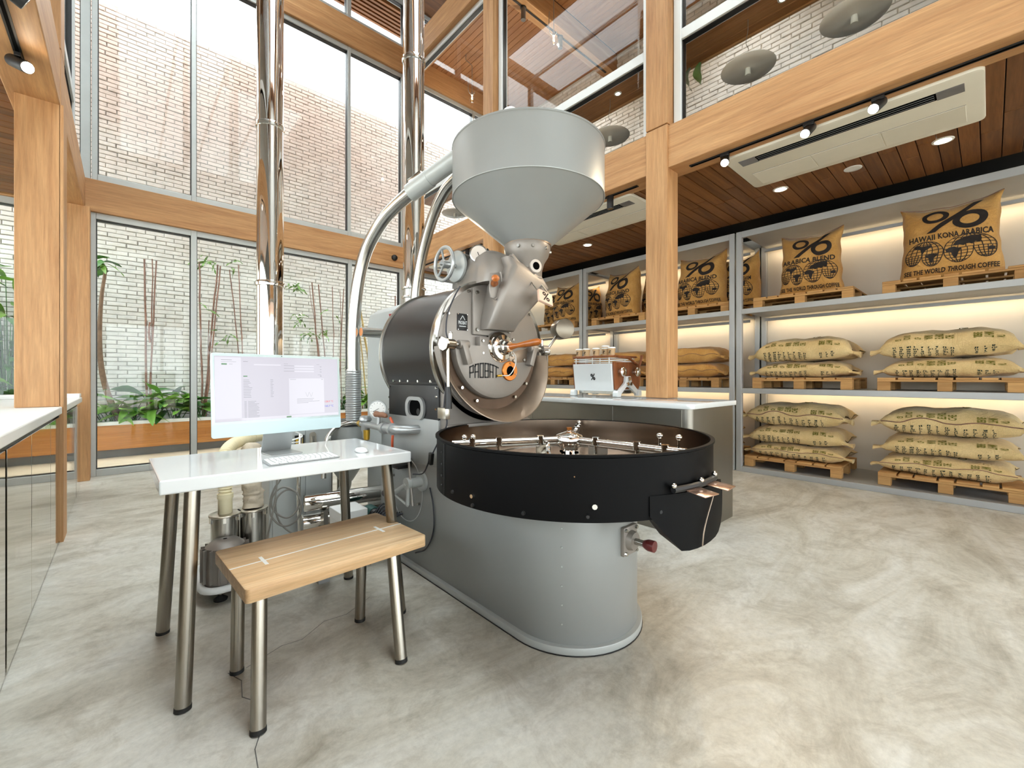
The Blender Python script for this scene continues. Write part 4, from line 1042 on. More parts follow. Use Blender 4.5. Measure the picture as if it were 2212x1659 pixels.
# hand wheel and thermometer
hw = P_('hand_wheel', MB().torus((1.43,2.2,1.832), .098, .0115, 'x', 48, 12), 'silver')
for a in (75, 195, 315):
    ca_, sa_ = math.cos(R(a)), math.sin(R(a)); P_('spoke', MB().tube([(1.432,2.2+.02*ca_,1.832+.02*sa_),(1.43,2.2+.094*ca_,1.832+.094*sa_)], .007, 8), 'silver', hw)
P_('wheel_hub', MB().cyl((1.415,2.2,1.832),(1.46,2.2,1.832), .024, .024, 20).cyl((1.40,2.2,1.832),(1.416,2.2,1.832), .010, .013, 12), 'silver', hw)
P_('wheel_shaft', MB().cyl((1.45,2.2,1.832),(1.53,2.2,1.832), .014, .014, 14), 'silver', hw)
P_('damper_cap', MB().cyl((1.512,2.2,1.832),(1.532,2.2,1.832), .096, .096, 40), 'mach_light', hw, bevel=.003)
gd = Vector((-.62,-.78,.02)).normalized(); g0 = Vector((1.585,2.06,1.885))
ga = P_('thermometer', MB().cyl(g0, g0+gd*.035, .052, .054, 36), 'steel', bevel=.002)
P_('thermometer_face', MB().cyl(g0+gd*.0352, g0+gd*.0362, .046, .046, 32), 'gauge_old', ga)
u = gd.orthogonal().normalized(); w_ = gd.cross(u)
P_('thermometer_needle', MB().tube([g0+gd*.0372-w_*.01, g0+gd*.0372+w_*.030+u*.012], .002, 4), 'ink_black', ga)
P_('thermometer_stem', MB().cyl(g0, Vector((1.62,2.11,1.84)), .012, .014, 12), 'steel', ga)
P_('housing_plug', MB().cyl((1.62,2.05,1.90),(1.64,2.03,1.92), .014, .014, 10), 'black')
# hopper
HX, HYY, HR = 1.848, 1.905, .462
hp = P_('hopper', MB().lathe([(.12,1.93),(.14,1.955),(HR-.006,2.222),(HR,2.228),(HR,2.512),(HR+.004,2.516),(HR+.004,2.524),(HR-.008,2.524),(HR-.008,2.24),(.10,1.95)], (HX,HYY,0), 'z', 96), 'mach_grey', smooth=35)
P_('hopper_seam', MB().torus((HX,HYY,2.225), HR, .0025, 'z', 96, 6), 'mach_light', hp)
P_('hopper_lid', MB().lathe([(.002,2.53),(HR-.02,2.522)], (HX,HYY,0), 'z', 64), 'mach_grey', hp)
ld = P_('loader_lid', MB().torus((1.635,1.80,2.585), .070, .018, 'y', 36, 10).cyl((1.635,1.79,2.585),(1.635,1.81,2.585), .068, .068, 32), 'white_plastic')
P_('loader_clip', MB().obox((1.55,1.86,2.555), (.05,.03,.05)), 'steel', ld, bevel=.004)
P_('neck_rim', MB().lathe([(.128,1.948),(.144,1.950),(.144,1.962),(.128,1.96)], (HX,HYY,0), 'z', 48), 'burnt_steel')
nk = P_('neck_casting', MB().lathe([(.138,1.952),(.142,1.93),(.130,1.885),(.105,1.845),(.092,1.80),(.090,1.752),(.098,1.748),(.098,1.738),(.02,1.738)], (HX-.012,HYY-.005,0), 'z', 48), 'cast_grey')
for a in (205, 240, 280, 320):
    q_ = Vector((math.cos(R(a)), math.sin(R(a)), 0)); bolts(nk, [tuple(Vector((HX-.012,HYY-.005,1.918))+q_*.137)], .011, 'steel', 'bolt', tuple(q_), .012)
nd = Vector((-.22,-.975,.0)).normalized(); n0 = Vector((1.812,1.815,1.808))
sgn = P_('neck_sight_glass', MB().cyl(n0, n0+nd*.022, .040, .040, 32), 'gauge_old', nk, bevel=.003)
P_('neck_glass', MB().cyl(n0+nd*.0225, n0+nd*.0235, .023, .023, 24), 'hole', nk)
P_('slide_gate', MB().obox((1.70,1.83,1.80), (.16,.03,.018), (0, 38, 0)), 'cast_grey', nk, bevel=.003)
for dx in (0, .085): P_('gate_rod', MB().cyl((1.765+dx,1.83,1.742),(1.775+dx*.95,1.735,1.635), .005, .005, 8), 'chrome', nk)
tl = P_('gate_tile', MB().obox((1.800,1.715,1.607), (.105,.080,.018), (68, 14, -6)), 'pink_wood', RO, bevel=.003)
tm = text_mb('%', .080, bold=.02); Mt = Matrix.Translation((1.800,1.715,1.607)) @ Euler((R(68),R(14),R(-6))).to_matrix().to_4x4() @ Matrix.Translation((0,0,.0098))
tm.xf(Mt)
# support / vacuum pipes
def pipe(name, pts, r, mat, parent=RO, n=16, k=8): return P_(name, MB().tube(spline(pts, k), r, n), mat, parent, smooth=60)
v1 = pipe('loader_pipe', [(1.505,2.13,2.485),(1.45,2.30,2.43),(1.40,2.44,2.372),(1.34,2.63,2.29),(1.295,2.76,2.20),(1.255,2.90,2.045),(1.225,2.965,1.85),(1.205,2.99,1.62),(1.20,3.0,1.38),(1.20,3.0,1.20)], .043, 'steel')
P_('pipe_sleeve', MB().tube([(1.50,2.15,2.48),(1.425,2.375,2.40)], .052, 20).tube([(1.432,2.36,2.404),(1.378,2.515,2.345)], .056, 20), 'mach_light', v1)
P_('sleeve_clip', MB().obox((1.385,2.46,2.43), (.03,.11,.025), (-18,0,18)), 'steel', v1, bevel=.003)
rb_ = MB()
for i in range(22): rb_.torus((1.20,3.0,1.19-.016*i), .043, .010, 'z', 20, 6)
P_('ribbed_hose', rb_, 'silver', v1, kind='stuff')
P_('hose_clamp', MB().lathe([(.046,1.18),(.050,1.18),(.050,1.205),(.046,1.205)], (1.20,3.0,0), 'z', 24), 'steel', v1)
pipe('return_pipe', [(1.62,2.30,2.47),(1.60,2.45,2.40),(1.597,2.60,2.262),(1.593,2.736,2.03),(1.583,2.80,1.80),(1.58,2.82,1.62)], .038, 'steel')
# rear fan housing behind the drum
P_('fan_housing', MB().prism([(1.43,0.0),(1.43,1.55),(1.45,1.64),(1.52,1.69),(1.90,1.69),(1.95,1.62),(1.95,0.0)], 'y', 2.80, 3.30), 'mach_light', bevel=.006)
P_('fan_dome', MB().sph((1.60,2.78,1.56), .14, 24, 14, (1,.5,1)), 'mach_light')
P_('air_stub', MB().cyl((1.22,2.92,1.465),(1.43,2.92,1.465), .034, .034, 24).cyl((1.40,2.92,1.465),(1.432,2.92,1.465), .058, .058, 24), 'steel')
P_('stub_bore', MB().cyl((1.2185,2.92,1.465),(1.2195,2.92,1.465), .029, .029, 24), 'copper')
P_('red_knob', MB().cyl((1.425,2.86,1.535),(1.425,2.86,1.60), .010, .026, 16), 'red')
# gas train
gt = P_('gas_train_pipe', MB().tube([(1.20,2.86,.835),(1.20,2.55,.835)], .021, 16).tube(spline([(1.20,2.56,.835),(1.20,2.40,.84),(1.21,2.34,.84),(1.25,2.30,.84),(1.31,2.28,.84)], 5), .026, 16).cyl((1.20,2.53,.835),(1.20,2.50,.835), .036, .036, 18).cyl((1.20,2.40,.838),(1.20,2.425,.838), .036, .036, 18), 'silver')
P_('regulator', MB().lathe([(.01,.895),(.03,.892),(.040,.875),(.040,.862),(.028,.85),(.028,.80),(.018,.78),(.018,.745),(.01,.74)], (1.20,2.80,0), 'z', 24), 'silver', gt)
P_('brass_filter', MB().cyl((1.20,2.78,.80),(1.20,2.78,.735), .022, .019, 18), 'brass', gt)
P_('brass_union', MB().cyl((1.20,2.86,.835),(1.20,2.90,.835), .026, .022, 8), 'brass', gt)
P_('valve_stem', MB().cyl((1.20,2.60,.85),(1.20,2.60,.905), .014, .012, 12), 'silver', gt)
P_('valve_handle', MB().tube([(1.20,2.66,.905),(1.20,2.63,.915),(1.20,2.59,.912),(1.20,2.54,.916),(1.20,2.50,.912),(1.20,2.485,.908)], [.012,.021,.017,.018,.014,.008], 14), 'brown_wood', gt)
pd = Vector((-.55,-.83,.0)).normalized(); p0_ = Vector((1.23,2.665,.945))
pg = P_('pressure_gauge', MB().cyl(p0_, p0_+pd*.045, .052, .052, 36), 'black', gt, bevel=.002)
P_('gauge_bezel', MB().cyl(p0_+pd*.040, p0_+pd*.048, .056, .056, 36), 'silver', gt)
P_('gauge_dial', MB().cyl(p0_+pd*.0485, p0_+pd*.0495, .049, .049, 32), 'gauge_face', gt)
u = Vector((pd.y, -pd.x, 0)).normalized(); tk = MB()
for i in range(11):
    a = R(-45+27*i); e = u*math.cos(a)+Vector((0,0,1))*math.sin(a); tk.tube([p0_+pd*.050+e*.036, p0_+pd*.050+e*.044], .0012, 4)
tk.tube([p0_+pd*.050-(u*.8+Vector((0,0,-.45)))*.012, p0_+pd*.050+(u*.8+Vector((0,0,-.45)))*.034], .0018, 4)
P_('gauge_marks', tk, 'ink_black', gt, kind='stuff')
for dy, cl_ in ((2.50, 'orange'), (2.46, 'orange')):
    pass
P_('ignition_cable', MB().tube(spline([(1.23,2.50,.90),(1.235,2.47,.85),(1.23,2.47,.76),(1.24,2.49,.70),(1.25,2.5,.66)], 5), .008, 8), 'orange', gt)
P_('ignition_socket', MB().cyl((1.25,2.50,.66),(1.25,2.50,.70), .02, .02, 14).cyl((1.25,2.44,.66),(1.25,2.44,.70), .02, .02, 14).box(1.22,1.30,2.40,2.56,.60,.665), 'grey_plastic', gt, bevel=.003)
fx = pipe('braided_gas_hose', [(1.20,2.90,.835),(1.18,2.98,.835),(1.10,3.02,.81),(1.02,2.98,.75),(.97,2.90,.66),(.95,2.86,.5)], .016, 'steel', gt)
# lever linkage on the side
lk = P_('lever_hub', MB().cyl((1.30,2.225,.54),(1.285,2.225,.54), .055, .055, 28).cyl((1.285,2.225,.54),(1.22,2.225,.54), .028, .028, 20).cyl((1.225,2.235,.54),(1.195,2.235,.54), .034, .034, 20), 'mach_light')
P_('lever_rod', MB().tube([(1.215,2.19,.42),(1.215,2.215,.54),(1.215,2.235,.66)], .007, 8), 'cast_grey', lk)
P_('lever_handle', MB().tube([(1.215,2.235,.66),(1.215,2.28,.652),(1.215,2.34,.640),(1.215,2.40,.628),(1.215,2.44,.618)], [.008,.014,.019,.020,.010], 14), 'black', lk)
P_('lever_crank', MB().tube([(1.205,2.24,.535),(1.205,2.40,.455)], .014, 10).tube([(1.205,2.22,.54),(1.205,2.23,.42)], .012, 10).tube([(1.205,2.40,.45),(1.205,2.23,.415)], .008, 8), 'mach_light', lk)
P_('crank_grip', MB().tube([(1.205,2.40,.455),(1.205,2.46,.44),(1.205,2.52,.43),(1.205,2.55,.425)], [.012,.02,.022,.010], 12), 'black', lk)
P_('side_box', MB().box(1.21,1.30,2.36,2.50,.66,.60), 'black', RO, bevel=.003)
cl2 = MB(); cl2.tube(spline([(1.296,2.14,.52),(1.294,2.10,.42),(1.294,2.10,.28),(1.294,2.18,.16),(1.294,2.30,.10)], 6), .004, 6); P_('trailing_cable', cl2, 'cable_dark')
P_('tile_percent', tm, 'ink', tl, smooth=None, fix=False, kind='stuff')
# ================================================================ DESK GROUP
def bx(*a): return MB().box(*a)
ZD = .796
DK = thing('desk', 'white glossy desk on four steel legs beside the roaster', 'desk', (.55, 2.18, 0))
Md = Matrix.Translation((.551, 2.18, 0)) @ Matrix.Rotation(R(-1.6), 4, 'Z')
obj('desk_top', MB().prism([(.088,1.889),(1.018,1.849),(1.004,2.472),(.079,2.458)], 'z', ZD-.050, ZD), M['white_gloss'], DK, bevel=.005)
def leg(parent, top, foot, r=.025):
    top, foot = Vector(top), Vector(foot); d = (top-foot).normalized()
    l = obj('leg', MB().cyl(foot+d*.012, top, r, r, 24), M['leg_steel'], parent, smooth=40)
    obj('rubber_foot', MB().cyl(foot, foot+d*.014, r+.001, r+.001, 24), M['rubber'], l, smooth=40)
for tp, ft in (((.185,1.945),(.150,1.868)), ((.165,2.43),(.128,2.49)), ((.915,1.90),(1.005,1.93)), ((.90,2.40),(.955,2.46))):
    leg(DK, (*tp, ZD-.049), (*ft, 0))
# bench
BN = thing('bench', 'low bench with striped wood grain top and white inlaid lines', 'bench', (.62, 1.85, 0))
Mb = Matrix.Translation((.622, 1.848, 0)) @ Matrix.Rotation(R(3.2), 4, 'Z')
m = MB().prism(rrect(-.345, .345, -.225, .225, .016, 5), 'z', .415, .462).xf(Mb)
obj('seat', m, M['bench_top'], BN, bevel=.003, smooth=30)
obj('inlay_line', bx(-.345, .345, -.0035, .0035, .4622, .4628).xf(Mb @ Matrix.Translation((0,-.01,0))), M['white'], BN)
for x in (-.235, .235): obj('inlay_tick', bx(x-.006, x+.006, -.045, .045, .4622, .4629).xf(Mb @ Matrix.Translation((0,-.01,0))), M['white'], BN)
for tp, ft in (((.345,1.675),(.322,1.585)), ((.335,1.985),(.326,1.965)), ((.845,1.70),(.832,1.592)), ((.84,1.995),(.828,1.995))):
    leg(BN, (*tp, .416), (*ft, 0), .0235)
# computer: built facing -y around its own origin, then turned
IM = thing('desktop_computer', 'pale mint all-in-one computer with lit screen standing on the white desk', 'computer', (.5465, 2.225, ZD+.001))
Mi = Matrix.Translation((.5465, 2.19, ZD)) @ Matrix.Rotation(R(6.3), 4, 'Z')
Mt = Mi @ Matrix.Translation((0,0,.098)) @ Matrix.Rotation(R(-3), 4, 'X')
W2, H2 = .2785, .360
def scr(mb): return mb.xf(Mt)
sh = obj('display_shell', scr(MB().prism(rrect(-W2, W2, 0, H2, .010, 5), 'y', 0, .0115)), M['mint_alu'], IM, bevel=.0015, smooth=30)
obj('chin', scr(MB().prism(rrect(-W2+.001, W2-.001, .001, .056, .009, 5), 'y', -.0008, .0)), M['mint_chin'], sh)
obj('screen', scr(MB().add([(-W2+.012,-.0012,.066),(W2-.012,-.0012,.066),(W2-.012,-.0012,H2-.012),(-W2+.012,-.0012,H2-.012)], [(0,1,2,3)])), M['screen'], sh, fix=False)
SW_, SH_ = 2*W2-.024, H2-.078
def rect(mb, u0, v0, u1, v1, y=-.0018):
    x0, x1 = -W2+.012+u0*SW_, -W2+.012+u1*SW_; z0, z1 = H2-.012-v0*SH_, H2-.012-v1*SH_
    return mb.add([(x0,y,z1),(x1,y,z1),(x1,y,z0),(x0,y,z0)], [(0,1,2,3)])
pn = MB(); rect(pn, 0, .02, .185, 1); rect(pn, .555, .345, .865, .945); rect(pn, .28, .115, .49, .135)
for k in range(3): rect(pn, .605, .125+.045*k, .775, .147+.045*k)
rect(pn, 0, .955, 1, 1); obj('screen_panels', scr(pn), M['scr_panel'], sh, fix=False, kind='stuff')
ln = MB(); rr = random.Random(3)
for k in range(12): rect(ln, .20, .365+.0245*k, .20+rr.uniform(.035,.065), .371+.0245*k, -.002); rect(ln, .405, .365+.0245*k, .42+rr.uniform(0,.012), .371+.0245*k, -.002)
for k in range(13): rect(ln, .205, .70+.0205*k, .222, .706+.0205*k, -.002); rect(ln, .232, .70+.0205*k, .26+rr.uniform(.02,.06), .706+.0205*k, -.002)
for k, w in enumerate((.15, .14, .20, .10)): rect(ln, .62, .69+.022*k, .62+w, .695+.022*k, -.002)
for a in ((.045,.055,.12,.062),(.045,.085,.15,.089),(.20,.075,.235,.082),(.565,.36,.615,.365),(.84,.36,.858,.366),(.10,.12,.125,.125),(.515,.13,.60,.135),(.515,.175,.60,.18),(.515,.22,.60,.225),(.515,.10,.55,.104),(.80,.10,.825,.104),(.83,.14,.845,.147),(.83,.185,.845,.192),(.83,.23,.845,.237),(.81,.28,.84,.285),(.83,.30,.845,.31)): rect(ln, *a, -.002)
obj('screen_text', scr(ln), M['scr_line'], sh, fix=False, kind='stuff')
gn = MB(); rect(gn, .047, .112, .085, .135, -.0021); rect(gn, .20, .30, .23, .318, -.0021); rect(gn, .53, .968, .57, .992, -.0023); obj('green_buttons', scr(gn), M['scr_green'], sh, fix=False, kind='stuff')
wv = MB(); strip(wv, [(.695*SW_-W2+.012+.0006*i, H2-.012-SH_*.62+.010*math.cos(i*.21)) for i in range(60)], .0008); wv.v = [(x, -.002, y) for x, y, z in wv.v]; obj('screen_curve', scr(wv), M['scr_line'], sh, fix=False)
for tx, v, mt in (('128.9 °C', .755, 'scr_red'), ('165.7 °C', .835, 'scr_blue')):
    tm = text_mb(tx, .0125, bold=.02); tm.v = [(x+.218, -.002, y+H2-.012-SH_*v) for x, y, z in tm.v]; obj('temperature_reading', scr(tm), M[mt], sh, fix=False, kind='stuff')
obj('webcam', scr(MB().cyl((0,-.0012,H2-.006),(0,-.0005,H2-.006), .0022, .0022, 12)), M['hole'], sh)
st_ = MB().prism([(.012,.10+.06),(.020,.10+.06),(.075,.0),(.066,.0)], 'x', -.0685, .0685)
stand = obj('stand_neck', MB().prism([(.0125,.20),(.0185,.20),(.0905,.004),(.0845,.004)], 'x', -.066, .066).xf(Mi), M['silver'], IM, bevel=.001)
obj('stand_foot', MB().prism(rrect(-.066, .066, -.055, .092, .008, 4), 'z', .0005, .006).xf(Mi), M['silver'], IM, bevel=.001)
obj('power_lead', MB().tube(spline([(.60,2.24,ZD+.10),(.66,2.30,ZD+.06),(.60,2.36,ZD+.03),(.62,2.44,ZD+.012),(.70,2.49,ZD+.006)], 6), .0035, 8), M['cable_white'], IM, smooth=60)
# keyboard
KB = thing('keyboard', 'slim white and silver keyboard lying in front of the computer', 'keyboard', (.56, 1.985, ZD+.001))
Mk = Matrix.Translation((.566, 1.972, ZD+.0012)) @ Matrix.Rotation(R(1.5), 4, 'Z')
obj('keyboard_body', MB().prism([(-.0575,0),(.0575,0),(.0575,.0095),(-.0575,.004)], 'x', -.1395, .1395).xf(Mk), M['grey_plastic'], KB, bevel=.0012)
km = {}
rows = [(13,.0)]*1
for r in range(6):
    y = -.047+.019*r; n = [7, 12, 13, 14, 14, 14][r]; x = -.134
    for k in range(n):
        w = (.268 - .003*(n-1))/n
        if r == 0: w = [.030,.030,.034,.090,.034,.016,.016][k]
        if w not in km: km[w] = mesh_of('key', MB().box(-w/2, w/2, -.0075, .0075, 0, .0022), bevel=.0008, seg=1); km[w].materials.append(M['key'])
        p = Mk @ Vector((x+w/2, y, .0042+.0055*(y+.0575)/.115)); o = piece('key', km[w], KB, p-ORG[KB.name], (R(2.7), 0, R(1.5))); x += w+.003
obj('cable', MB().tube(spline([(.70,2.03,ZD+.006),(.715,2.10,ZD+.012),(.74,2.20,ZD+.02),(.80,2.33,ZD+.035),(.84,2.42,ZD+.03),(.86,2.49,ZD+.01)], 6), .003, 8), M['cable_white'], KB, smooth=60)
# mouse
MO = thing('computer_mouse', 'low white computer mouse near the right end of the desk', 'mouse', (.84, 2.01, ZD+.001))
def mou(a, b):
    t = 2*PI*a; r = b; x = .0285*r*math.copysign(abs(math.cos(t))**.75, math.cos(t)); y = .0565*r*math.copysign(abs(math.sin(t))**.75, math.sin(t))
    return Vector((x, y, .004+.018*(max(0,1-r**2.6))**.6*(1-.25*(y/.0565))))
m = MB().grid(mou, 32, 10); Mm = Matrix.Translation((.84, 2.01, ZD+.001)) @ Matrix.Rotation(R(-12), 4, 'Z')
obj('mouse_shell', m.xf(Mm), M['white_gloss'], MO, smooth=60)
obj('mouse_base', MB().prism([(.0285*math.copysign(abs(math.cos(t))**.75, math.cos(t)), .0565*math.copysign(abs(math.sin(t))**.75, math.sin(t))) for t in [2*PI*i/32 for i in range(32)]], 'z', 0, .0045).xf(Mm), M['silver'], MO)

# vacuum loader on castor plate under the desk
BL = thing('vacuum_blower', 'twin cylinder vacuum blower on a white frame under the desk', 'blower', (.43, 2.78, 0))
fr = MB(); fr.tube([Vector((x, y, .075)) for x, y in rrect(.29, .66, 2.60, 3.0, .08, 5)], .018, 10, closed=True); obj('frame_rail', fr, M['white'], BL, smooth=60)
obj('base_plate', MB().prism(rrect(.30, .65, 2.61, 2.99, .07, 5), 'z', .055, .068), M['cast_dark'], BL)
for x, y in ((.37,2.66),(.60,2.66),(.37,2.95),(.60,2.95)):
    f = obj('foot_stem', MB().cyl((x,y,.02),(x,y,.06), .007, .007, 10), M['steel'], BL, smooth=40)
    obj('foot', MB().lathe([(.03,0),(.032,.008),(.014,.022),(.008,.028)], (x,y,0), 'z', 20), M['rubber'], f, smooth=60)
mo = obj('motor', MB().lathe([(.01,.30),(.06,.295),(.088,.27),(.094,.20),(.094,.10),(.088,.07)], (.395,2.70,0), 'z', 28), M['cast_grey'], BL, smooth=40)
for k in range(16):
    a = 2*PI*k/16; obj('cooling_fin', MB().obox((.395+.098*math.cos(a), 2.70+.098*math.sin(a), .185), (.022,.004,.17), (0,0,math.degrees(a))), M['cast_grey'], mo)
for x, y, r in ((.410,2.80,.066),(.545,2.815,.066)):
    c = obj('separator_cylinder', MB().cyl((x,y,.09),(x,y,.398), r, r, 36), M['steel'], BL, smooth=40)
    obj('lid_rim', MB().cyl((x,y,.396),(x,y,.408), r+.010, r+.010, 36), M['brushed'], c, smooth=40, bevel=.002)
    for k in range(3):
        a = R(200+60*k); obj('latch', MB().obox((x+(r+.006)*math.cos(a), y+(r+.006)*math.sin(a), .385), (.012,.016,.03), (0,0,math.degrees(a))), M['chrome'], c, bevel=.001)
hs = obj('hose_socket', MB().cyl((.41,2.80,.405),(.41,2.80,.50), .034, .034, 24).cyl((.41,2.80,.49),(.41,2.80,.515), .038, .038, 24), M['cream'], BL, smooth=40)
hp_ = spline([(.41,2.80,.51),(.41,2.80,.60),(.405,2.80,.68),(.42,2.84,.735),(.47,2.94,.762),(.55,3.08,.765),(.62,3.22,.76)], 14)
hr = []; hv = [Vector(p) for p in hp_]; L = 0; dense = []
for a, b in zip(hv, hv[1:]):
    n = max(2, int((b-a).length/.0032))
    for j in range(n): dense.append(a+(b-a)*j/n)
obj('ribbed_hose', MB().tube(dense, [.031+.0045*math.sin(i*2*PI/5.0) for i in range(len(dense))], 16), M['cream'], BL, smooth=70)
obj('hose_cuff', MB().cyl((.61,3.20,.761),(.74,3.34,.755), .036, .036, 24), M['cream'], BL, smooth=40)
cs = spline([(.545,2.815,.405),(.55,2.83,.48),(.54,2.83,.56),(.545,2.86,.66),(.56,2.92,.74)], 8)
m = MB(); m.tube(cs, [.050+.010*noise.noise(Vector((i*.6,3,1))) for i in range(len(cs))], 20)
m.v = [tuple(Vector(v)+Vector((noise.noise(Vector(v)*38), noise.noise(Vector(v)*38+Vector((5,5,5))), 0))*.010) for v in m.v]
obj('cloth_sleeve', m, M['cloth'], BL, smooth=70)

# grey dust collector cabinet and cyclone behind the desk
DC = thing('dust_collector', 'light grey dust collector cabinet with yellow label behind the desk', 'dust collector', (.95, 3.5, 0))
obj('cabinet_body', bx(.74, 1.16, 3.32, 3.75, 0, .80), M['mach_light'], DC, bevel=.008)
obj('door_panel', bx(.76, .97, 3.312, 3.32, .04, .785), M['mach_light'], DC, bevel=.002)
obj('door_panel', bx(.975, 1.15, 3.312, 3.32, .04, .785), M['mach_light'], DC, bevel=.002)
lb = obj('warning_plate', bx(.90, .965, 3.305, 3.312, .61, .735), M['black'], DC, bevel=.001)
obj('warning_sticker', bx(.905, .953, 3.303, 3.306, .63, .715), M['yellow'], lb)
lt = obj('latch_plate', MB().prism(rrect(1.00, 1.045, .63, .75, .02, 5), 'y', 3.30, 3.313), M['brushed'], DC, bevel=.001)
obj('latch_tongue', bx(1.012, 1.034, 3.290, 3.302, .66, .72), M['steel'], lt, bevel=.002)
CY = thing('cyclone_separator', 'grey cyclone vessel with black lid behind the gas hose', 'cyclone', (1.36, 3.55, 0))
obj('vessel', MB().lathe([(.05,.30),(.19,.52),(.19,.76)], (1.36,3.55,0), 'z', 40), M['mach_light'], CY, smooth=40)
obj('lid', MB().lathe([(.01,.80),(.20,.795),(.20,.76),(.18,.76)], (1.36,3.55,0), 'z', 40), M['black'], CY, smooth=40)
obj('outlet', MB().tube(spline([(1.36,3.55,.31),(1.35,3.54,.26),(1.30,3.50,.22),(1.26,3.47,.20)], 5), .042, 16), M['mach_light'], CY, smooth=60)
for k in range(3):
    a = R(90+120*k); obj('leg', MB().cyl((1.36+.18*math.cos(a),3.55+.18*math.sin(a),0),(1.36+.18*math.cos(a),3.55+.18*math.sin(a),.55), .012, .012, 10), M['steel'], CY, smooth=40)
# chrome flues
def flue(label, x, y, r, z0, bands, foot=False):
    f = thing('flue_pipe', label, 'flue', (x, y, z0), 'polished flue pipes')
    obj('pipe', MB().cyl((x,y,z0),(x,y,7.8), r, r, 64, False), M['pipe_chrome'], f, smooth=40)
    for z in bands: obj('joint_band', MB().lathe([(r,z-.022),(r+.007,z-.018),(r+.010,z),(r+.007,z+.018),(r,z+.022)], (x,y,0), 'z', 48), M['chrome'], f, smooth=50)
    if foot:
        for z in (z0+.02, z0+.10, z0+.17): obj('clamp', MB().torus((x,y,z), r+.006, .010, 'z', 48, 8), M['chrome'], f, smooth=60)
        obj('adapter', MB().lathe([(r+.004,z0),(r+.004,z0+.16)], (x,y,0), 'z', 48), M['steel'], f, smooth=50)
    return f
flue('tall polished chrome flue left of centre rising behind the computer', .90, 4.0, .100, 0, (1.92, 3.22, 4.7, 6.2))
flue('tall polished chrome flue rising behind the roaster drum', 1.74, 3.12, .084, 1.69, (2.65, 3.70, 5.2, 6.6), True)
for z in (.30, .16):
    f = thing('exhaust_duct', ['lower','upper'][z > .2]+' polished duct lying along the floor behind the desk legs', 'duct', (1.2, 3.12, z-.06))
    obj('tube', MB().cyl((.90,3.18-z*.3,z),(1.425,3.10-z*.3,z), .055, .055, 32), M['pipe_chrome'], f, smooth=40)
    obj('support', bx(1.0, 1.03, 3.10-z*.3, 3.16-z*.3, 0, z-.05), M['steel'], f)
cd = MB().tube(spline([(.93,3.30,.02),(.90,3.22,.30),(.90,3.20,.55),(.92,3.24,.75)], 6), .014, 10)
tag(obj('conduit', cd, M['chrome'], smooth=60), 'bent chrome conduit in front of the grey cabinet', 'conduit')
# cables and power boxes
tag(obj('cable_coil', MB().tube(spline([(.62,2.50,.74),(.63,2.55,.62),(.60,2.58,.55),(.585,2.60,.48),(.59,2.60,.40),(.64,2.58,.34),(.70,2.55,.36),(.725,2.54,.44),(.70,2.55,.52),(.64,2.58,.55),(.595,2.60,.50),(.60,2.60,.43),(.66,2.58,.38),(.71,2.56,.42),(.715,2.56,.50),(.66,2.57,.535),(.61,2.59,.48),(.63,2.60,.36),(.70,2.56,.28),(.78,2.50,.24)], 7), .005, 8), M['cable_grey'], smooth=60), 'coiled grey cable hanging under the desk', 'cable')
tag(obj('hanging_cable', MB().tube(spline([(.585,2.49,.745),(.595,2.50,.62),(.575,2.50,.45),(.53,2.48,.28),(.46,2.45,.12),(.40,2.42,.01)], 6), .0045, 8), M['cable_grey'], smooth=60), 'single grey cable trailing from the desk to the floor', 'cable')
PB = thing('power_box', 'white junction box with black adapter on the floor behind the bench', 'junction box', (1.08, 2.76, 0))
obj('box_body', bx(1.00, 1.17, 2.70, 2.90, 0, .30), M['white_plastic'], PB, bevel=.006)
obj('box_lid', bx(.998, 1.172, 2.698, 2.902, .24, .303), M['white_plastic'], PB, bevel=.004)
ad = obj('black_adapter', bx(1.00, 1.05, 2.66, 2.70, .14, .24), M['black'], PB, bevel=.005)
obj('adapter_lead', MB().tube(spline([(1.02,2.67,.24),(1.03,2.65,.27),(1.07,2.64,.25),(1.08,2.65,.18),(1.09,2.66,.10)], 5), .004, 8), M['cable_dark'], ad, smooth=60)
obj('white_plug', MB().cyl((.95,2.69,.18),(1.0,2.70,.18), .014, .022, 12), M['cable_white'], PB)
PA = thing('power_adapter', 'white and grey power adapter resting behind the bench', 'power adapter', (.82, 2.52, 0))
obj('adapter_body', MB().obox((.82,2.52,.205), (.15,.085,.05), (0,-14,24)), M['white_plastic'], PA, bevel=.008)
obj('adapter_side', MB().obox((.822,2.472,.195), (.135,.006,.035), (0,-14,24)), M['grey_plastic'], PA, bevel=.002)
obj('adapter_rest', bx(.80,.86,2.49,2.55,0,.175), M['grey_plastic'], PA)
obj('lead', MB().tube(spline([(.89,2.54,.22),(.93,2.56,.235),(.97,2.58,.21),(.99,2.6,.15),(.98,2.65,.02)], 5), .005, 8), M['cable_white'], PA, smooth=60)
wrs = thing('cable_bundle', 'bundle of dark blue cables looping beside the roaster base', 'cables', (1.17, 2.55, 0))
for k in range(6): obj('cable', MB().tube(spline([(1.29,2.45+.02*k,.30-.01*k),(1.22,2.47+.02*k,.30+.01*k),(1.15,2.50+.02*k,.25),(1.12-.01*k,2.52+.015*k,.14),(1.12,2.54+.02*k,.005)], 6), .006, 8), M['cable_dark'], wrs, smooth=60)
vb = thing('valve_motor', 'small dark green valve motor on the floor behind the table leg', 'valve', (1.20, 2.78, 0))
obj('motor_body', MB().cyl((1.23,2.72,.24),(1.23,2.82,.24), .05, .05, 24).box(1.19,1.27,2.70,2.80,0,.20), M['green_box'], vb, bevel=.003)
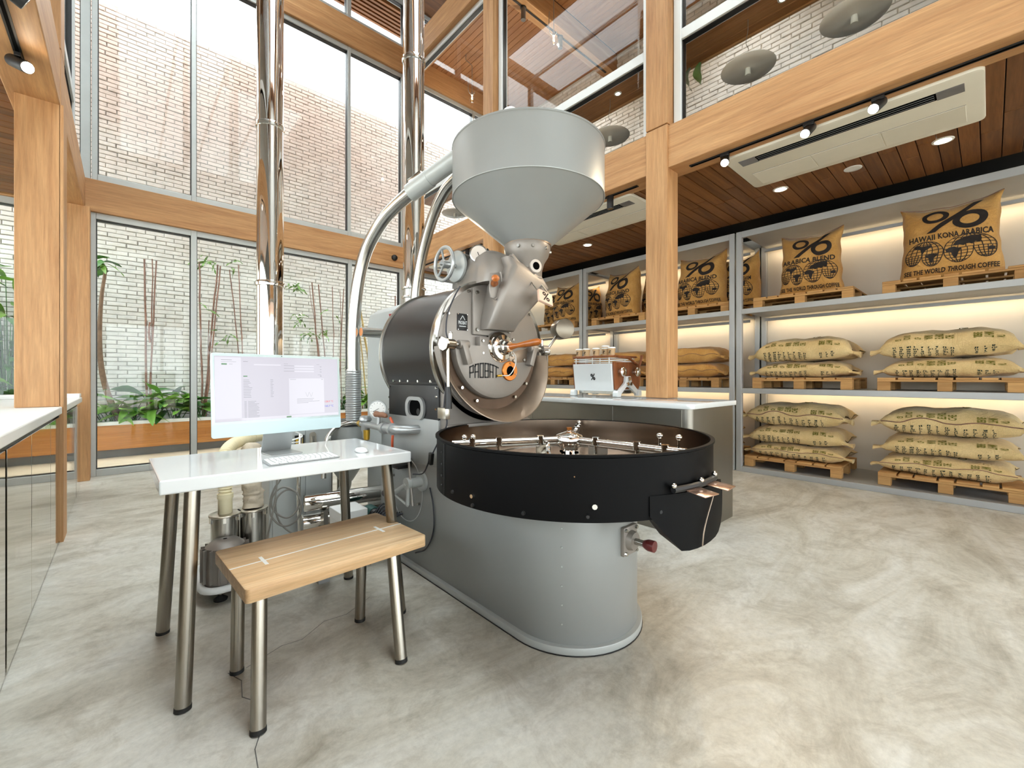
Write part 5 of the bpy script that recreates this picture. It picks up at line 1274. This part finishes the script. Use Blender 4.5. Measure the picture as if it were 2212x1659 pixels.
obj('motor_cap', MB().cyl((1.23,2.69,.24),(1.23,2.72,.24), .04, .045, 24), M['black'], vb)
# ================================================================ BAR, ESPRESSO MACHINE, LEFT COUNTER
BC = thing('bar_counter', 'long stainless bar counter with white top around the oak post', 'counter', (3.4, 3.2, 0))
obj('counter_body', MB().prism(rrect(2.995, 3.78, 1.425, 4.38, .05, 5), 'z', .0, .92), M['bar_steel'], BC, smooth=30)
obj('counter_top', MB().prism(rrect(2.975, 3.80, 1.405, 4.40, .045, 5), 'z', .921, .96), M['white_gloss'], BC, bevel=.004, smooth=30)
for y in (2.08, 3.02): obj('panel_seam', bx(2.9935, 2.9955, y-.002, y+.002, .03, .915), M['cast_dark'], BC)
for y0, y1 in ((1.49,2.078),(2.082,3.018),(3.022,4.34)): obj('front_panel', bx(2.990, 2.996, y0, y1, .03, .912), M['bar_steel'], BC, bevel=.001, seg=1)

EM = thing('espresso_machine', 'white and wood sided espresso machine with chrome knobs on the bar', 'espresso machine', (3.71, 2.67, .96))
Ze = .961
obj('back_panel', MB().prism([(3.475,1.285),(3.495,1.285),(3.525,1.015),(3.510,1.012)], 'y', 2.44, 2.91), M['white_gloss'], EM, bevel=.004)
obj('body', MB().prism([(3.50,1.285),(3.90,1.285),(3.95,1.20),(3.93,1.02),(3.53,1.02)], 'y', 2.44, 2.91), M['white'], EM, bevel=.006)
tm = text_mb('%', .085, bold=.03); tm.v = [(3.4885-(v[1]*.95)*.1*-1, 2.665-v[0], 1.15+v[1]) for v in tm.v]; tm.v = [(3.475+(1.285-z)/(1.285-1.012)*.035-.0012, y, z) for x, y, z in tm.v]
obj('percent_mark', tm, M['ink_black'], EM, fix=False, kind='stuff')
for y0, y1 in ((2.418, 2.438), (2.912, 2.932)):
    sd = obj('side_panel', MB().prism([(3.495,1.30),(3.86,1.30),(3.92,1.25),(3.965,1.17),(3.955,1.08),(3.93,1.03),(3.52,1.03)], 'y', y0, y1), M['warm_wood'], EM, bevel=.003)
ys = 2.417
fr_ = obj('side_frame', MB().prism([(3.66,1.16),(3.74,1.16),(3.76,1.10),(3.90,1.0),(3.925,.975),(3.925,.962),(3.84,.962),(3.835,.985),(3.72,1.055),(3.665,1.055),(3.575,.985),(3.57,.962),(3.485,.962),(3.485,.975),(3.51,1.0),(3.645,1.10)], 'y', ys-.03, ys), M['white_metal'], EM, bevel=.004)
for x, z in ((3.70,1.135),(3.675,1.085),(3.725,1.085)): obj('boss', MB().cyl((x,ys-.045,z),(x,ys-.03,z), .018, .020, 20), M['chrome'], fr_, smooth=40)
for x, z, r in ((3.585,1.205,.048),(3.835,1.205,.048)):
    kb_ = obj('steam_knob', MB().lathe([(.004,ys-.066),(r*.75,ys-.062),(r,ys-.048),(r*.9,ys-.03),(.02,ys-.02),(.02,ys)], (x,0,z), 'y', 36), M['chrome'], EM, smooth=50)
for x in (3.515, 3.885):
    for y in (2.40, 2.93): obj('foot', MB().prism([(x-.030,.962),(x-.030,1.0),(x-.018,1.022),(x+.018,1.022),(x+.030,1.0),(x+.030,.962)], 'y', y-.028, y+.028), M['white_metal'], EM, bevel=.004)
obj('steam_lever', MB().tube([(3.86,ys-.04,1.24),(3.885,ys-.05,1.31),(3.90,ys-.05,1.37)], [.008,.012,.014], 12), M['warm_wood'], EM, smooth=50)
rk = MB()
for z in (1.312, 1.335): rk.tube([Vector((x,y,z)) for x, y in rrect(3.49, 3.90, 2.43, 2.92, .03, 4)], .0045, 8, closed=True)
for x, y in ((3.49,2.47),(3.49,2.67),(3.49,2.88),(3.90,2.47),(3.90,2.88),(3.70,2.43),(3.70,2.92)): rk.tube([(x,y,1.285),(x,y,1.352)], .005, 8)
obj('cup_rail', rk, M['white_metal'], EM, smooth=50, kind='stuff')
obj('wooden_rail', MB().tube([Vector((x,y,1.355)) for x, y in rrect(3.482, 3.908, 2.422, 2.928, .03, 4)], .010, 10, closed=True), M['warm_wood'], EM, smooth=60)
obj('grip_bar', MB().tube([(3.49,2.40,1.355),(3.72,2.40,1.34),(3.90,2.41,1.275)], .013, 10), M['warm_wood'], EM, smooth=60)
obj('drip_tray', bx(3.56, 3.92, 2.46, 2.89, .985, 1.018), M['steel'], EM, bevel=.003)
gh = obj('group_head', MB().cyl((3.62,2.68,.99),(3.62,2.68,1.02), .032, .032, 20), M['chrome'], EM, smooth=40)
cup_mb = MB().lathe([(.001,0),(.027,0),(.0365,.080),(.0375,.082),(.0355,.083),(.026,.004),(.001,.004)], (0,0,0), 'z', 24)
def cup(x, y, z, label):
    c = thing('paper_cup', label, 'cup', (0,0,0), 'paper cups on the espresso machine')
    m = MB(); m.v = list(cup_mb.v); m.f = list(cup_mb.f); obj('cup_body', m, M['cup_kraft'], c, smooth=50)
    obj('lid', MB().lathe([(.001,.092),(.034,.092),(.036,.088),(.0385,.084),(.0385,.079),(.036,.079)], (0,0,0), 'z', 24), M['white'], c, smooth=50)
    tm = text_mb('%', .040, bold=.02, maxlen=.012); tm.v = [(.0335*math.cos(PI+a/.0335), -.0335*math.sin(PI+a/.0335)*-1*-1, .045+b) for a, b, _ in tm.v]
    tm.v = [(v[0]*1.02, v[1]*1.02, v[2]) for v in tm.v]
    obj('cup_mark', tm, M['ink'], c, fix=False)
    c.location = (x, y, z); return c
cs_ = [(3.53,2.87,'leftmost kraft paper cup on the espresso machine rack'),(3.53,2.775,'second kraft cup from the left on the espresso machine rack'),(3.53,2.655,'third kraft cup from the left, its dark mark facing the camera'),(3.55,2.555,'taller stacked kraft cup right of the marked cup'),(3.53,2.468,'rightmost kraft paper cup by the wooden rail end')]
proto_c = None
for i, (x, y, l) in enumerate(cs_):
    if proto_c is None: proto_c = cup(x, y, 1.352, l)
    else: dup(proto_c, (x, y, 1.352), 0, l)
for x, y, l in ((3.55,2.555,'kraft cup nested beneath the taller stacked cup'),):
    dup(proto_c, (x, y, 1.372), R(8), l)

# left counter
LX = -.335
WT = thing('worktop', 'glossy white worktop in the left corner around the oak post', 'worktop', (-.7, 2.6, .90))
obj('top_slab', bx(-1.05, LX+.012, -1.2, 6.25, .895, .945), M['white'], WT, bevel=.006)
obj('end_upstand', bx(-1.05, LX+.006, 6.05, 6.25, .945, .985), M['white'], WT, bevel=.005)
obj('back_upstand', bx(-1.05, -.93, -1.2, 6.05, .945, 1.0), M['white'], WT, bevel=.005)
ys_ = [-1.15, .50, 2.50, 3.12, 3.85, 4.70, 5.72, 6.22]
nm_ = ['mirror steel cabinet beside the camera, mostly out of view','wide mirror steel cabinet cut by the left edge of the view','narrow mirror steel cabinet, second along the left counter','mirror steel cabinet just in front of the left oak post','mirror steel cabinet split by the left post','mirror steel cabinet beyond the left oak post','narrow end cabinet at the far end of the left counter']
for a, b, l in zip(ys_, ys_[1:], nm_):
    cb = thing('counter_cabinet', l, 'cabinet', (-.7, (a+b)/2, 0), 'mirror fronted cabinets of the left counter')
    obj('carcass', bx(-1.03, LX-.022, a+.002, b-.002, .02, .884), M['cast_dark'], cb)
    obj('door', bx(LX-.02, LX-.0, a+(.03 if a in (2.5, 5.72) else .004), b-.004, .015, .872), M['mirror_steel'], cb, bevel=.0015, seg=1)
    obj('kick_rail', bx(-1.0, LX-.03, a+.002, b-.002, 0, .02), M['black'], cb)

# ================================================================ AIR CONDITIONERS, TRACKS, LAMPS
def ac_unit(y0, y1, label, x0=3.865, x1=4.66, z=3.058):
    t = thing('ceiling_air_conditioner', label, 'air conditioner', ((x0+x1)/2, (y0+y1)/2, z), 'white ceiling cassette air conditioners')
    w, l = x1-x0, y1-y0
    obj('panel', MB().prism(rrect(x0, x1, y0, y1, .05, 5), 'z', z-.034, z), M['ac_white'], t, bevel=.010, smooth=40)
    sx0, sx1 = x0+.115, x0+.215
    sl_ = obj('outlet_slot', bx(sx0, sx1, y0+.22, y1-.22, z-.0365, z-.030), M['hole'], t)
    for k in range(3): obj('louver', MB().obox((sx0+.02+.03*k, (y0+y1)/2, z-.038), (.010, l-.46, .003), (0,-25,0)), M['ac_grey'], sl_)
    for a, b in ((y0+.09, y0+.22), (y1-.22, y1-.09)): obj('end_plate', bx(sx0-.005, sx1+.01, a, b, z-.0365, z-.030), M['ac_grey'], t)
    gx0, gx1 = x0+.44, x1-.075
    n = 3; L_ = (l-.18)/n
    for k in range(n): obj('intake_panel', bx(gx0, gx1, y0+.09+k*L_+.003, y0+.09+(k+1)*L_-.003, z-.0375, z-.030), M['ac_white'], t, bevel=.002, seg=1)
    obj('seam', bx(gx0-.006, gx0-.003, y0+.09, y1-.09, z-.0352, z-.030), M['ac_grey'], t)
ac_unit(.02, 1.56, 'long white ceiling air conditioner right of the oak post')
ac_unit(2.47, 4.12, 'long white ceiling air conditioner beside the hopper', x1=4.62)
ac_unit(4.92, 6.45, 'white ceiling air conditioner seen behind the hand wheel', x1=4.62)
trs = [(3.77, -1.5, 1.80, 'black track slot in the beam right of the oak post'), (3.77, 2.33, 4.2, 'black track slot in the beam left of the oak post'), (3.77, 4.83, 6.4, 'black track slot in the beam behind the hand wheel'), (-.46, 1.4, 3.95, 'black track slot under the near left beam'), (-.46, 4.75, 6.35, 'black track slot under the far left beam')]
for x, a, b, l in trs:
    t = thing('light_track', l, 'light track', (x, (a+b)/2, 3.045), 'black lighting tracks under the beams')
    obj('track_channel', bx(x-.018, x+.018, a, b, 3.036, 3.0448), M['black'], t)
    obj('track_groove', bx(x-.008, x+.008, a+.01, b-.01, 3.0345, 3.0362), M['hole'], t)
def spot(x, y, d, label, lit=True, power=22):
    t = thing('track_spotlight', label, 'spotlight', (x, y, 3.036), 'black track spotlights')
    d = Vector(d).normalized(); p = Vector((x, y, 2.985)); 
    obj('adapter', bx(x-.015, x+.015, y-.035, y+.035, 3.012, 3.036), M['black'], t, bevel=.003)
    obj('stem', MB().cyl((x,y,3.015), p, .010, .010, 12), M['black'], t, smooth=40)
    a, b = p-d*.055, p+d*.075
    h = obj('lamp_head', MB().cyl(a, b, .034, .034, 24), M['black'], t, smooth=40, bevel=.003)
    if lit:
        obj('lens', MB().cyl(b-d*.0, b+d*.003, .029, .029, 20), M['spot_glow'], h)
        li = bpy.data.lights.new('spot_beam', 'SPOT'); li.energy = power; li.color = (1.0, .80, .56); li.spot_size = R(56); li.spot_blend = .6; li.shadow_soft_size = .03
        lo = bpy.data.objects.new('spot_beam', li); COL.objects.link(lo); lo.location = b+d*.02; lo.rotation_euler = d.to_track_quat('-Z', 'Y').to_euler()
    else: obj('lens', MB().cyl(b-d*.0, b+d*.002, .029, .029, 20), M['steel'], h)
spot(3.77, 1.50, (-.66,-.25,-.6), 'black track spotlight nearest the oak post on the right beam')
spot(3.77, .90, (-.72,.12,-.6), 'lit black track spotlight in the middle of the right beam')
spot(3.77, .505, (-.75,.22,-.6), 'lit black track spotlight nearest the right edge of the view')
spot(3.77, 2.655, (.02,.0,-1), 'black cylinder spotlight hanging straight down beside the hopper', False)
spot(3.77, 5.17, (.02,0,-1), 'dark track spotlight behind the thermometer', False)
spot(3.77, 5.83, (-.55,-.8,-.35), 'lit track spotlight seen through the hand wheel')
spot(-.46, 3.80, (.55,-.70,-.45), 'lit track spotlight under the left beam by the post', power=10)
spot(-.42, 3.10, (.75,.25,-.35), 'dark track spotlight at the top left corner', False)
def downlight(x, y, z, label, lit=True, r=.052, power=18, light=True):
    t = thing('recessed_downlight', label, 'downlight', (x, y, z), 'recessed ceiling downlights')
    obj('trim_ring', MB().lathe([(r,z-.006),(r+.014,z-.004),(r+.016,z),(r,z)], (x,y,0), 'z', 32), M['white'], t, smooth=50)
    obj('lens', MB().lathe([(.001,z-.002),(r,z-.003)], (x,y,0), 'z', 32), M['down_glow'] if lit else M['white'], t)
    if lit and light:
        li = bpy.data.lights.new('down_beam', 'SPOT'); li.energy = power; li.color = (1.0, .80, .54) if z < 5 else (1.0, .97, .92); li.spot_size = R(110); li.spot_blend = .7; li.shadow_soft_size = .05
        lo = bpy.data.objects.new('down_beam', li); COL.objects.link(lo); lo.location = (x, y, z-.02)
for x, y, l, lit in ((4.955,1.425,'lit recessed downlight left of the round blank plate',True),(4.91,.255,'lit recessed downlight nearest the right edge',True),(4.97,3.89,'lit recessed downlight beside the hopper cone',True),(4.955,.84,'round white blank plate between two lit downlights',False),(4.95,5.3,'lit recessed downlight over the farthest shelving bay',True),(4.95,2.65,'lit recessed downlight hidden behind the oak post',True)):
    downlight(x, y, 3.061, l, lit, power=9)
for x, y, l in ((4.80,4.89,'small lit downlight in the upper ceiling near the post'),(5.55,4.95,'small lit downlight in the upper ceiling beside the bulb pendant'),(4.8,3.2,'small lit downlight above the near upper room'),(5.6,2.2,'small lit downlight in the near upper ceiling'),(5.0,1.0,'small lit downlight in the upper ceiling at the right')):
    downlight(x, y, 6.868, l, True, .035, power=60)
downlight(4.05, 2.75, 4.283, 'small lit downlight in the soffit behind the upper glass', True, .025, light=False)
downlight(4.05, 1.15, 4.283, 'small lit downlight in the right bay soffit', True, .022, light=False)
# upstairs track spots on the cross beam
t = thing('light_track', 'black track under the upper cross beam', 'light track', (5.2, 4.53, 6.52), 'black lighting tracks under the beams')
obj('track_channel', bx(3.95, 6.3, 4.515, 4.545, 6.51, 6.519), M['black'], t)
for x in (4.30, 5.10): 
    s_ = thing('track_spotlight', ['nearer','farther'][x > 5]+' grey spotlight under the upper cross beam', 'spotlight', (x, 4.53, 6.51), 'black track spotlights')
    obj('lamp_head', MB().cyl((x,4.53,6.51),(x,4.53,6.33), .035, .035, 20), M['cast_dark'], s_, smooth=40)
    obj('cap', MB().cyl((x,4.53,6.51),(x,4.53,6.50), .045, .045, 20), M['black'], s_, smooth=40)
def bulb(x, y, z, label, hang):
    t = thing('bulb_pendant', label, 'pendant lamp', (x, y, z), 'filament bulb pendants upstairs')
    rod = obj('rod', MB().tube([(x,y,z+.12)]+hang, .006, 8), M['silver'], t, smooth=50)
    lp = MB().tube(spline([(x-.05,y+.04,z+.42),(x-.055,y+.045,z+.20),(x-.035,y+.03,z+.11),(x,y,z+.085),(x+.03,y-.025,z+.11),(x+.03,y-.025,z+.14)], 6), .005, 8); obj('wire_loop', lp, M['silver'], t, smooth=50)
    obj('socket', MB().cyl((x,y,z+.07),(x,y,z+.125), .020, .018, 16), M['silver'], t, smooth=40)
    obj('filament', MB().tube([(x-.012,y,z-.005),(x-.008,y,z+.05),(x,y,z),(x+.008,y,z+.05),(x+.012,y,z-.005)], .004, 6), M['warm_bulb'], t)
    li = bpy.data.lights.new('bulb_light', 'POINT'); li.energy = 7; li.color = (1.0, .88, .72); li.shadow_soft_size = .03
    lo = bpy.data.objects.new('bulb_light', li); COL.objects.link(lo); lo.location = (x+.0, y, z-.10)
    obj('glass_bulb', MB().lathe([(.001,-.06),(.03,-.05),(.048,-.02),(.050,.005),(.042,.035),(.026,.065),(.018,.08)], (x,y,z), 'z', 24), M['glass'], t, smooth=70)
bulb(4.60, 4.21, 6.00, 'lit filament bulb pendant with wire loop right of the far oak post', [(4.60,4.21,6.87)])
bulb(4.60, 6.17, 6.10, 'lit filament bulb pendant left of the far oak post', [(4.60,6.17,6.70),(4.50,6.22,6.78),(4.50,6.22,6.87)])
def disc(x, y, z, label, r=.215):
    t = thing('disc_pendant', label, 'pendant lamp', (x, y, z), 'grey disc pendants upstairs')
    obj('shade', MB().lathe([(.001,.030),(.04,.030),(r*.6,.022),(r-.01,.008),(r,-.002),(r-.006,-.008),(r*.6,-.006),(.001,-.004)], (x,y,z), 'z', 48), M['disc_grey'], t, smooth=60)
    obj('lamp_stem', MB().cyl((x,y,z-.065),(x,y,z-.004), .024, .020, 20), M['white'], t, smooth=40)
    obj('cord', MB().tube(spline([(x,y,z+.03),(x-.01,y+.01,z+.10),(x+.015,y,z+.17),(x-.012,y+.012,z+.22),(x,y,z+.33),(x,y,z+.425)], 5), .0025, 6), M['cable_grey'], t, smooth=60)
    obj('cord_grip', MB().cyl((x-.03,y+.09,z+.018),(x-.03,y+.09,z+.045), .016, .012, 12), M['black'], t)
M['disc_grey'] = plain('disc_grey', (246,244,240), .25, .0, var=.03)
disc(4.06, 1.42, 3.86, 'grey disc pendant behind the upper glass right of the oak post')
disc(4.06, .68, 3.86, 'grey disc pendant nearest the right edge behind the upper glass')
disc(4.06, 2.86, 3.86, 'grey disc pendant half hidden by the hopper rim')
disc(4.06, 5.92, 3.86, 'grey disc pendant behind the curved return pipe')
sn = thing('wall_sensor', 'small black dome sensor on the back beam', 'sensor', (3.46, 6.87, 3.21))
obj('dome', MB().sph((3.46,6.855,3.21), .048, 20, 12, (1,.8,1)), M['black'], sn, smooth=60)
obj('base_ring', MB().cyl((3.46,6.879,3.21),(3.46,6.865,3.21), .052, .052, 24), M['rubber'], sn, smooth=40)

# ================================================================ COURTYARD PLANTS
def leaf_mesh(name, mat, L=.46, W=.13, bend=.35, fold=.25, n=8):
    m = MB(); vs = []
    for i in range(n+1):
        t = i/n; w = W*.5*(math.sin(PI*min(1, t*.94+.04)))**.75*(1-.35*t); x = L*t; z = bend*L*(t*.55-.95*t*t)
        wob = .012*math.sin(t*9)
        vs += [(x, -w, z+fold*w+wob), (x, 0, z), (x, w, z+fold*w-wob)]
    m.v = vs; m.f = [(3*i+j, 3*i+j+1, 3*i+4+j, 3*i+3+j) for i in range(n) for j in (0, 1)]
    me = mesh_of(name, m, smooth=60, fix=False); me.materials.append(mat); return me
LM = [leaf_mesh('leaf', M['leaf']), leaf_mesh('leaf', M['leaf_dark'], .42, .15, .5), leaf_mesh('leaf', M['leaf'], .50, .12, .15, .4)]
BLm = leaf_mesh('leaf', M['bamboo_leaf'], .16, .026, .4, .2, 5)
stalk_m = mesh_of('stalk', MB().tube([(0,0,0),(0,0,.5),(0,0,1)], [.008,.006,.004], 6)); stalk_m.materials.append(M['leaf_dark'])
prnd = random.Random(11)
def bush(x, y, z, n, hgt, label, spread=1.0, front=True, dark=.35, grp='broad leaved plants in the planter'):
    t = thing('leafy_plant', label, 'plant', (x, y, z), grp)
    for k in range(n):
        a = 2*PI*k/n + prnd.uniform(-.4,.4); el = prnd.uniform(.25, 1.15); h = hgt*prnd.uniform(.35, 1.0)
        b = Vector((prnd.uniform(-.08,.08)*spread, prnd.uniform(-.05,.05), 0)); tip = b+Vector((math.cos(a)*h*.35*spread, math.sin(a)*min(h,.6)*.16, h*.8))
        d = tip-b; q = d.to_track_quat('Z', 'Y').to_euler(); piece('stalk', stalk_m, t, b, q, (1,1,d.length))
        me = LM[1] if prnd.random() < dark else LM[prnd.choice((0, 2))]; s = prnd.uniform(.85, 1.3)*(.7 if h > .7 else 1)
        ya = a if math.sin(a) < .3 else -a
        piece('leaf', me, t, tip, (prnd.uniform(-.5,.5), -el+.55, ya), (s, s, s))
    return t
PZ = .46
for i, (x, y, n, h, l, sp_, dk) in enumerate([(-.16,8.74,13,.45,'broad leaved plant at the foot of the small tree by the left frame',1.1,.3),(.10,8.72,12,.42,'low bright broad leaved plant in the first glass panel',1.2,.2),(.36,8.74,13,.58,'tall bright leaved plant behind the bamboo canes of the first panel',1.1,.25),(.62,8.74,13,.50,'arching dark leaved plant at the right of the first panel',1.2,.7),(.90,8.74,10,.42,'leafy plant beside the second panel canes left of the computer',.9,.4),
        (1.9,8.74,11,.45,'leafy plant hidden behind the computer',1.2,.4),(3.28,8.74,12,.50,'leafy plant just right of the computer screen',1.0,.3),(3.80,8.72,13,.55,'leafy plant between the ribbed hose and the roaster',1.1,.15)]):
    bush(x, y, PZ, n, h, l, sp_, dark=dk)
for i, (x, h, l) in enumerate(((-1.15,2.6,'dark bush at the far left edge of the left room glazing'),(-1.75,2.6,'tall dark bush outside the left room'),(-1.0,.7,'low dark plant behind the left oak post'))):
    bush(x, 8.70, PZ, 80 if h > 2 else 20, h, l, .32, dark=.55)
def cane_cluster(label, canes, mat='cane_brown', leaves=(), grp='cut bamboo cane clumps in the planter'):
    t = thing('bamboo_clump', label, 'bamboo', (canes[0][0][0], canes[0][0][1], PZ), grp); o = ORG[t.name]
    for base, top, r in canes:
        b, e = Vector(base), Vector(top); n = max(4, int((e-b).length/.28)); pts, rs = [], []
        for i in range(n+1):
            p = b+(e-b)*(i/n)+Vector((noise.noise(Vector((i*.7,b.x*9,1))), 0, 0))*.018
            rr = .78*r*(1-.25*i/n)
            pts += [p-Vector((0,0,.008)), p, p+Vector((0,0,.008))]; rs += [rr, rr*1.3, rr]
        obj('cane', MB().tube(pts, rs, 7), M[mat], t, smooth=60)
    for (x, y, z, k) in leaves:
        for j in range(k): piece('leaf', BLm, t, Vector((x, y, z))-o+Vector((prnd.uniform(-.10,.10), prnd.uniform(-.05,.05), prnd.uniform(-.08,.08))), (prnd.uniform(-.6,.6), prnd.uniform(-.2,.9), prnd.uniform(-PI,PI)), (prnd.uniform(.8,1.5),)*3)
    return t
cane_cluster('three cut brown canes in the middle of the first glass panel', [((.27,8.75,.47),(.236,8.75,2.97),.020),((.29,8.76,.47),(.375,8.75,2.97),.017),((.31,8.75,.47),(.33,8.76,2.99),.013),((.29,8.75,1.7),(.30,8.75,2.0),.022)])
cane_cluster('leaning brown canes with sprouting leaves left of the computer', [((.97,8.75,.47),(.92,8.75,3.05),.020),((.98,8.77,.47),(1.175,8.76,3.05),.021),((1.0,8.74,.47),(1.21,8.75,3.03),.017),((1.02,8.76,.47),(1.05,8.77,2.1),.012)], leaves=((.97,8.72,3.10,5),(1.12,8.72,3.05,7),(1.0,8.7,2.35,3)))
cane_cluster('two thin dark canes left of the big chrome flue', [((1.60,8.75,.47),(1.335,8.75,2.99),.013),((1.57,8.76,.9),(1.47,8.75,3.10),.013)], leaves=((1.43,8.72,3.10,4),(1.28,8.7,1.85,6)))
cane_cluster('pair of brown canes right of the big chrome flue', [((2.90,8.75,.47),(2.69,8.75,2.97),.019),((3.02,8.75,.47),(2.81,8.76,2.95),.017),((2.88,8.75,1.2),(2.64,8.75,2.9),.008)], leaves=((2.35,8.70,2.85,14),(2.45,8.70,2.25,10),(2.62,8.7,2.0,8)))
cane_cluster('two slender canes beside the frame right of the computer', [((3.12,8.75,.47),(3.075,8.75,2.94),.012),((3.18,8.75,.47),(3.30,8.75,2.93),.015),((3.25,8.75,.47),(3.23,8.76,2.90),.009)], leaves=((3.05,8.7,2.45,3),(2.93,8.7,2.05,4),(3.38,8.7,1.45,3)))
cane_cluster('yellow bamboo stems behind the curved loader pipe', [((3.98,8.75,.47),(3.60,8.75,2.85),.030),((3.80,8.76,.47),(3.62,8.75,2.2),.020),((3.70,8.78,.47),(3.58,8.78,2.6),.018)], 'cane_yellow')
cane_cluster('cut cane stubs seen above the roaster drum', [((4.46,8.75,.47),(4.42,8.75,2.93),.022),((4.56,8.76,.47),(4.56,8.75,2.85),.018),((5.05,8.76,.47),(5.05,8.75,3.0),.02),((5.5,8.76,.47),(5.5,8.75,2.95),.02)], leaves=((5.25,8.7,2.9,10),))
tr = thing('small_tree', 'slim tree trunk with leaf tuft at the left window frame', 'tree', (-.22, 8.72, PZ))
obj('trunk', MB().tube(spline([(-.02,8.70,.46),(-.14,8.70,.75),(-.24,8.70,1.2),(-.27,8.70,1.7),(-.25,8.68,2.3),(-.20,8.66,2.75)], 5), [.046-.0011*i for i in range(26)], 9), M['trunk'], tr, smooth=60)
for k in range(16): piece('leaf', LM[k % 2], tr, Vector((-.20,8.62,2.78))-ORG[tr.name]+Vector((prnd.uniform(-.05,.05),0,prnd.uniform(-.1,.12))), (prnd.uniform(-.5,.5), prnd.uniform(-.5,.5), prnd.uniform(-PI,PI)), (.62,)*3)
tg = thing('trailing_plant', 'two dark leaves hanging behind the upper glass beside the oak post', 'plant', (4.20, 1.93, 4.24))
for k, (dy, rz_) in enumerate(((-.03,1.2),(.07,1.6))): piece('leaf', LM[1], tg, (0, dy, 0), (0, 1.35, rz_), (.55,.8,.8))
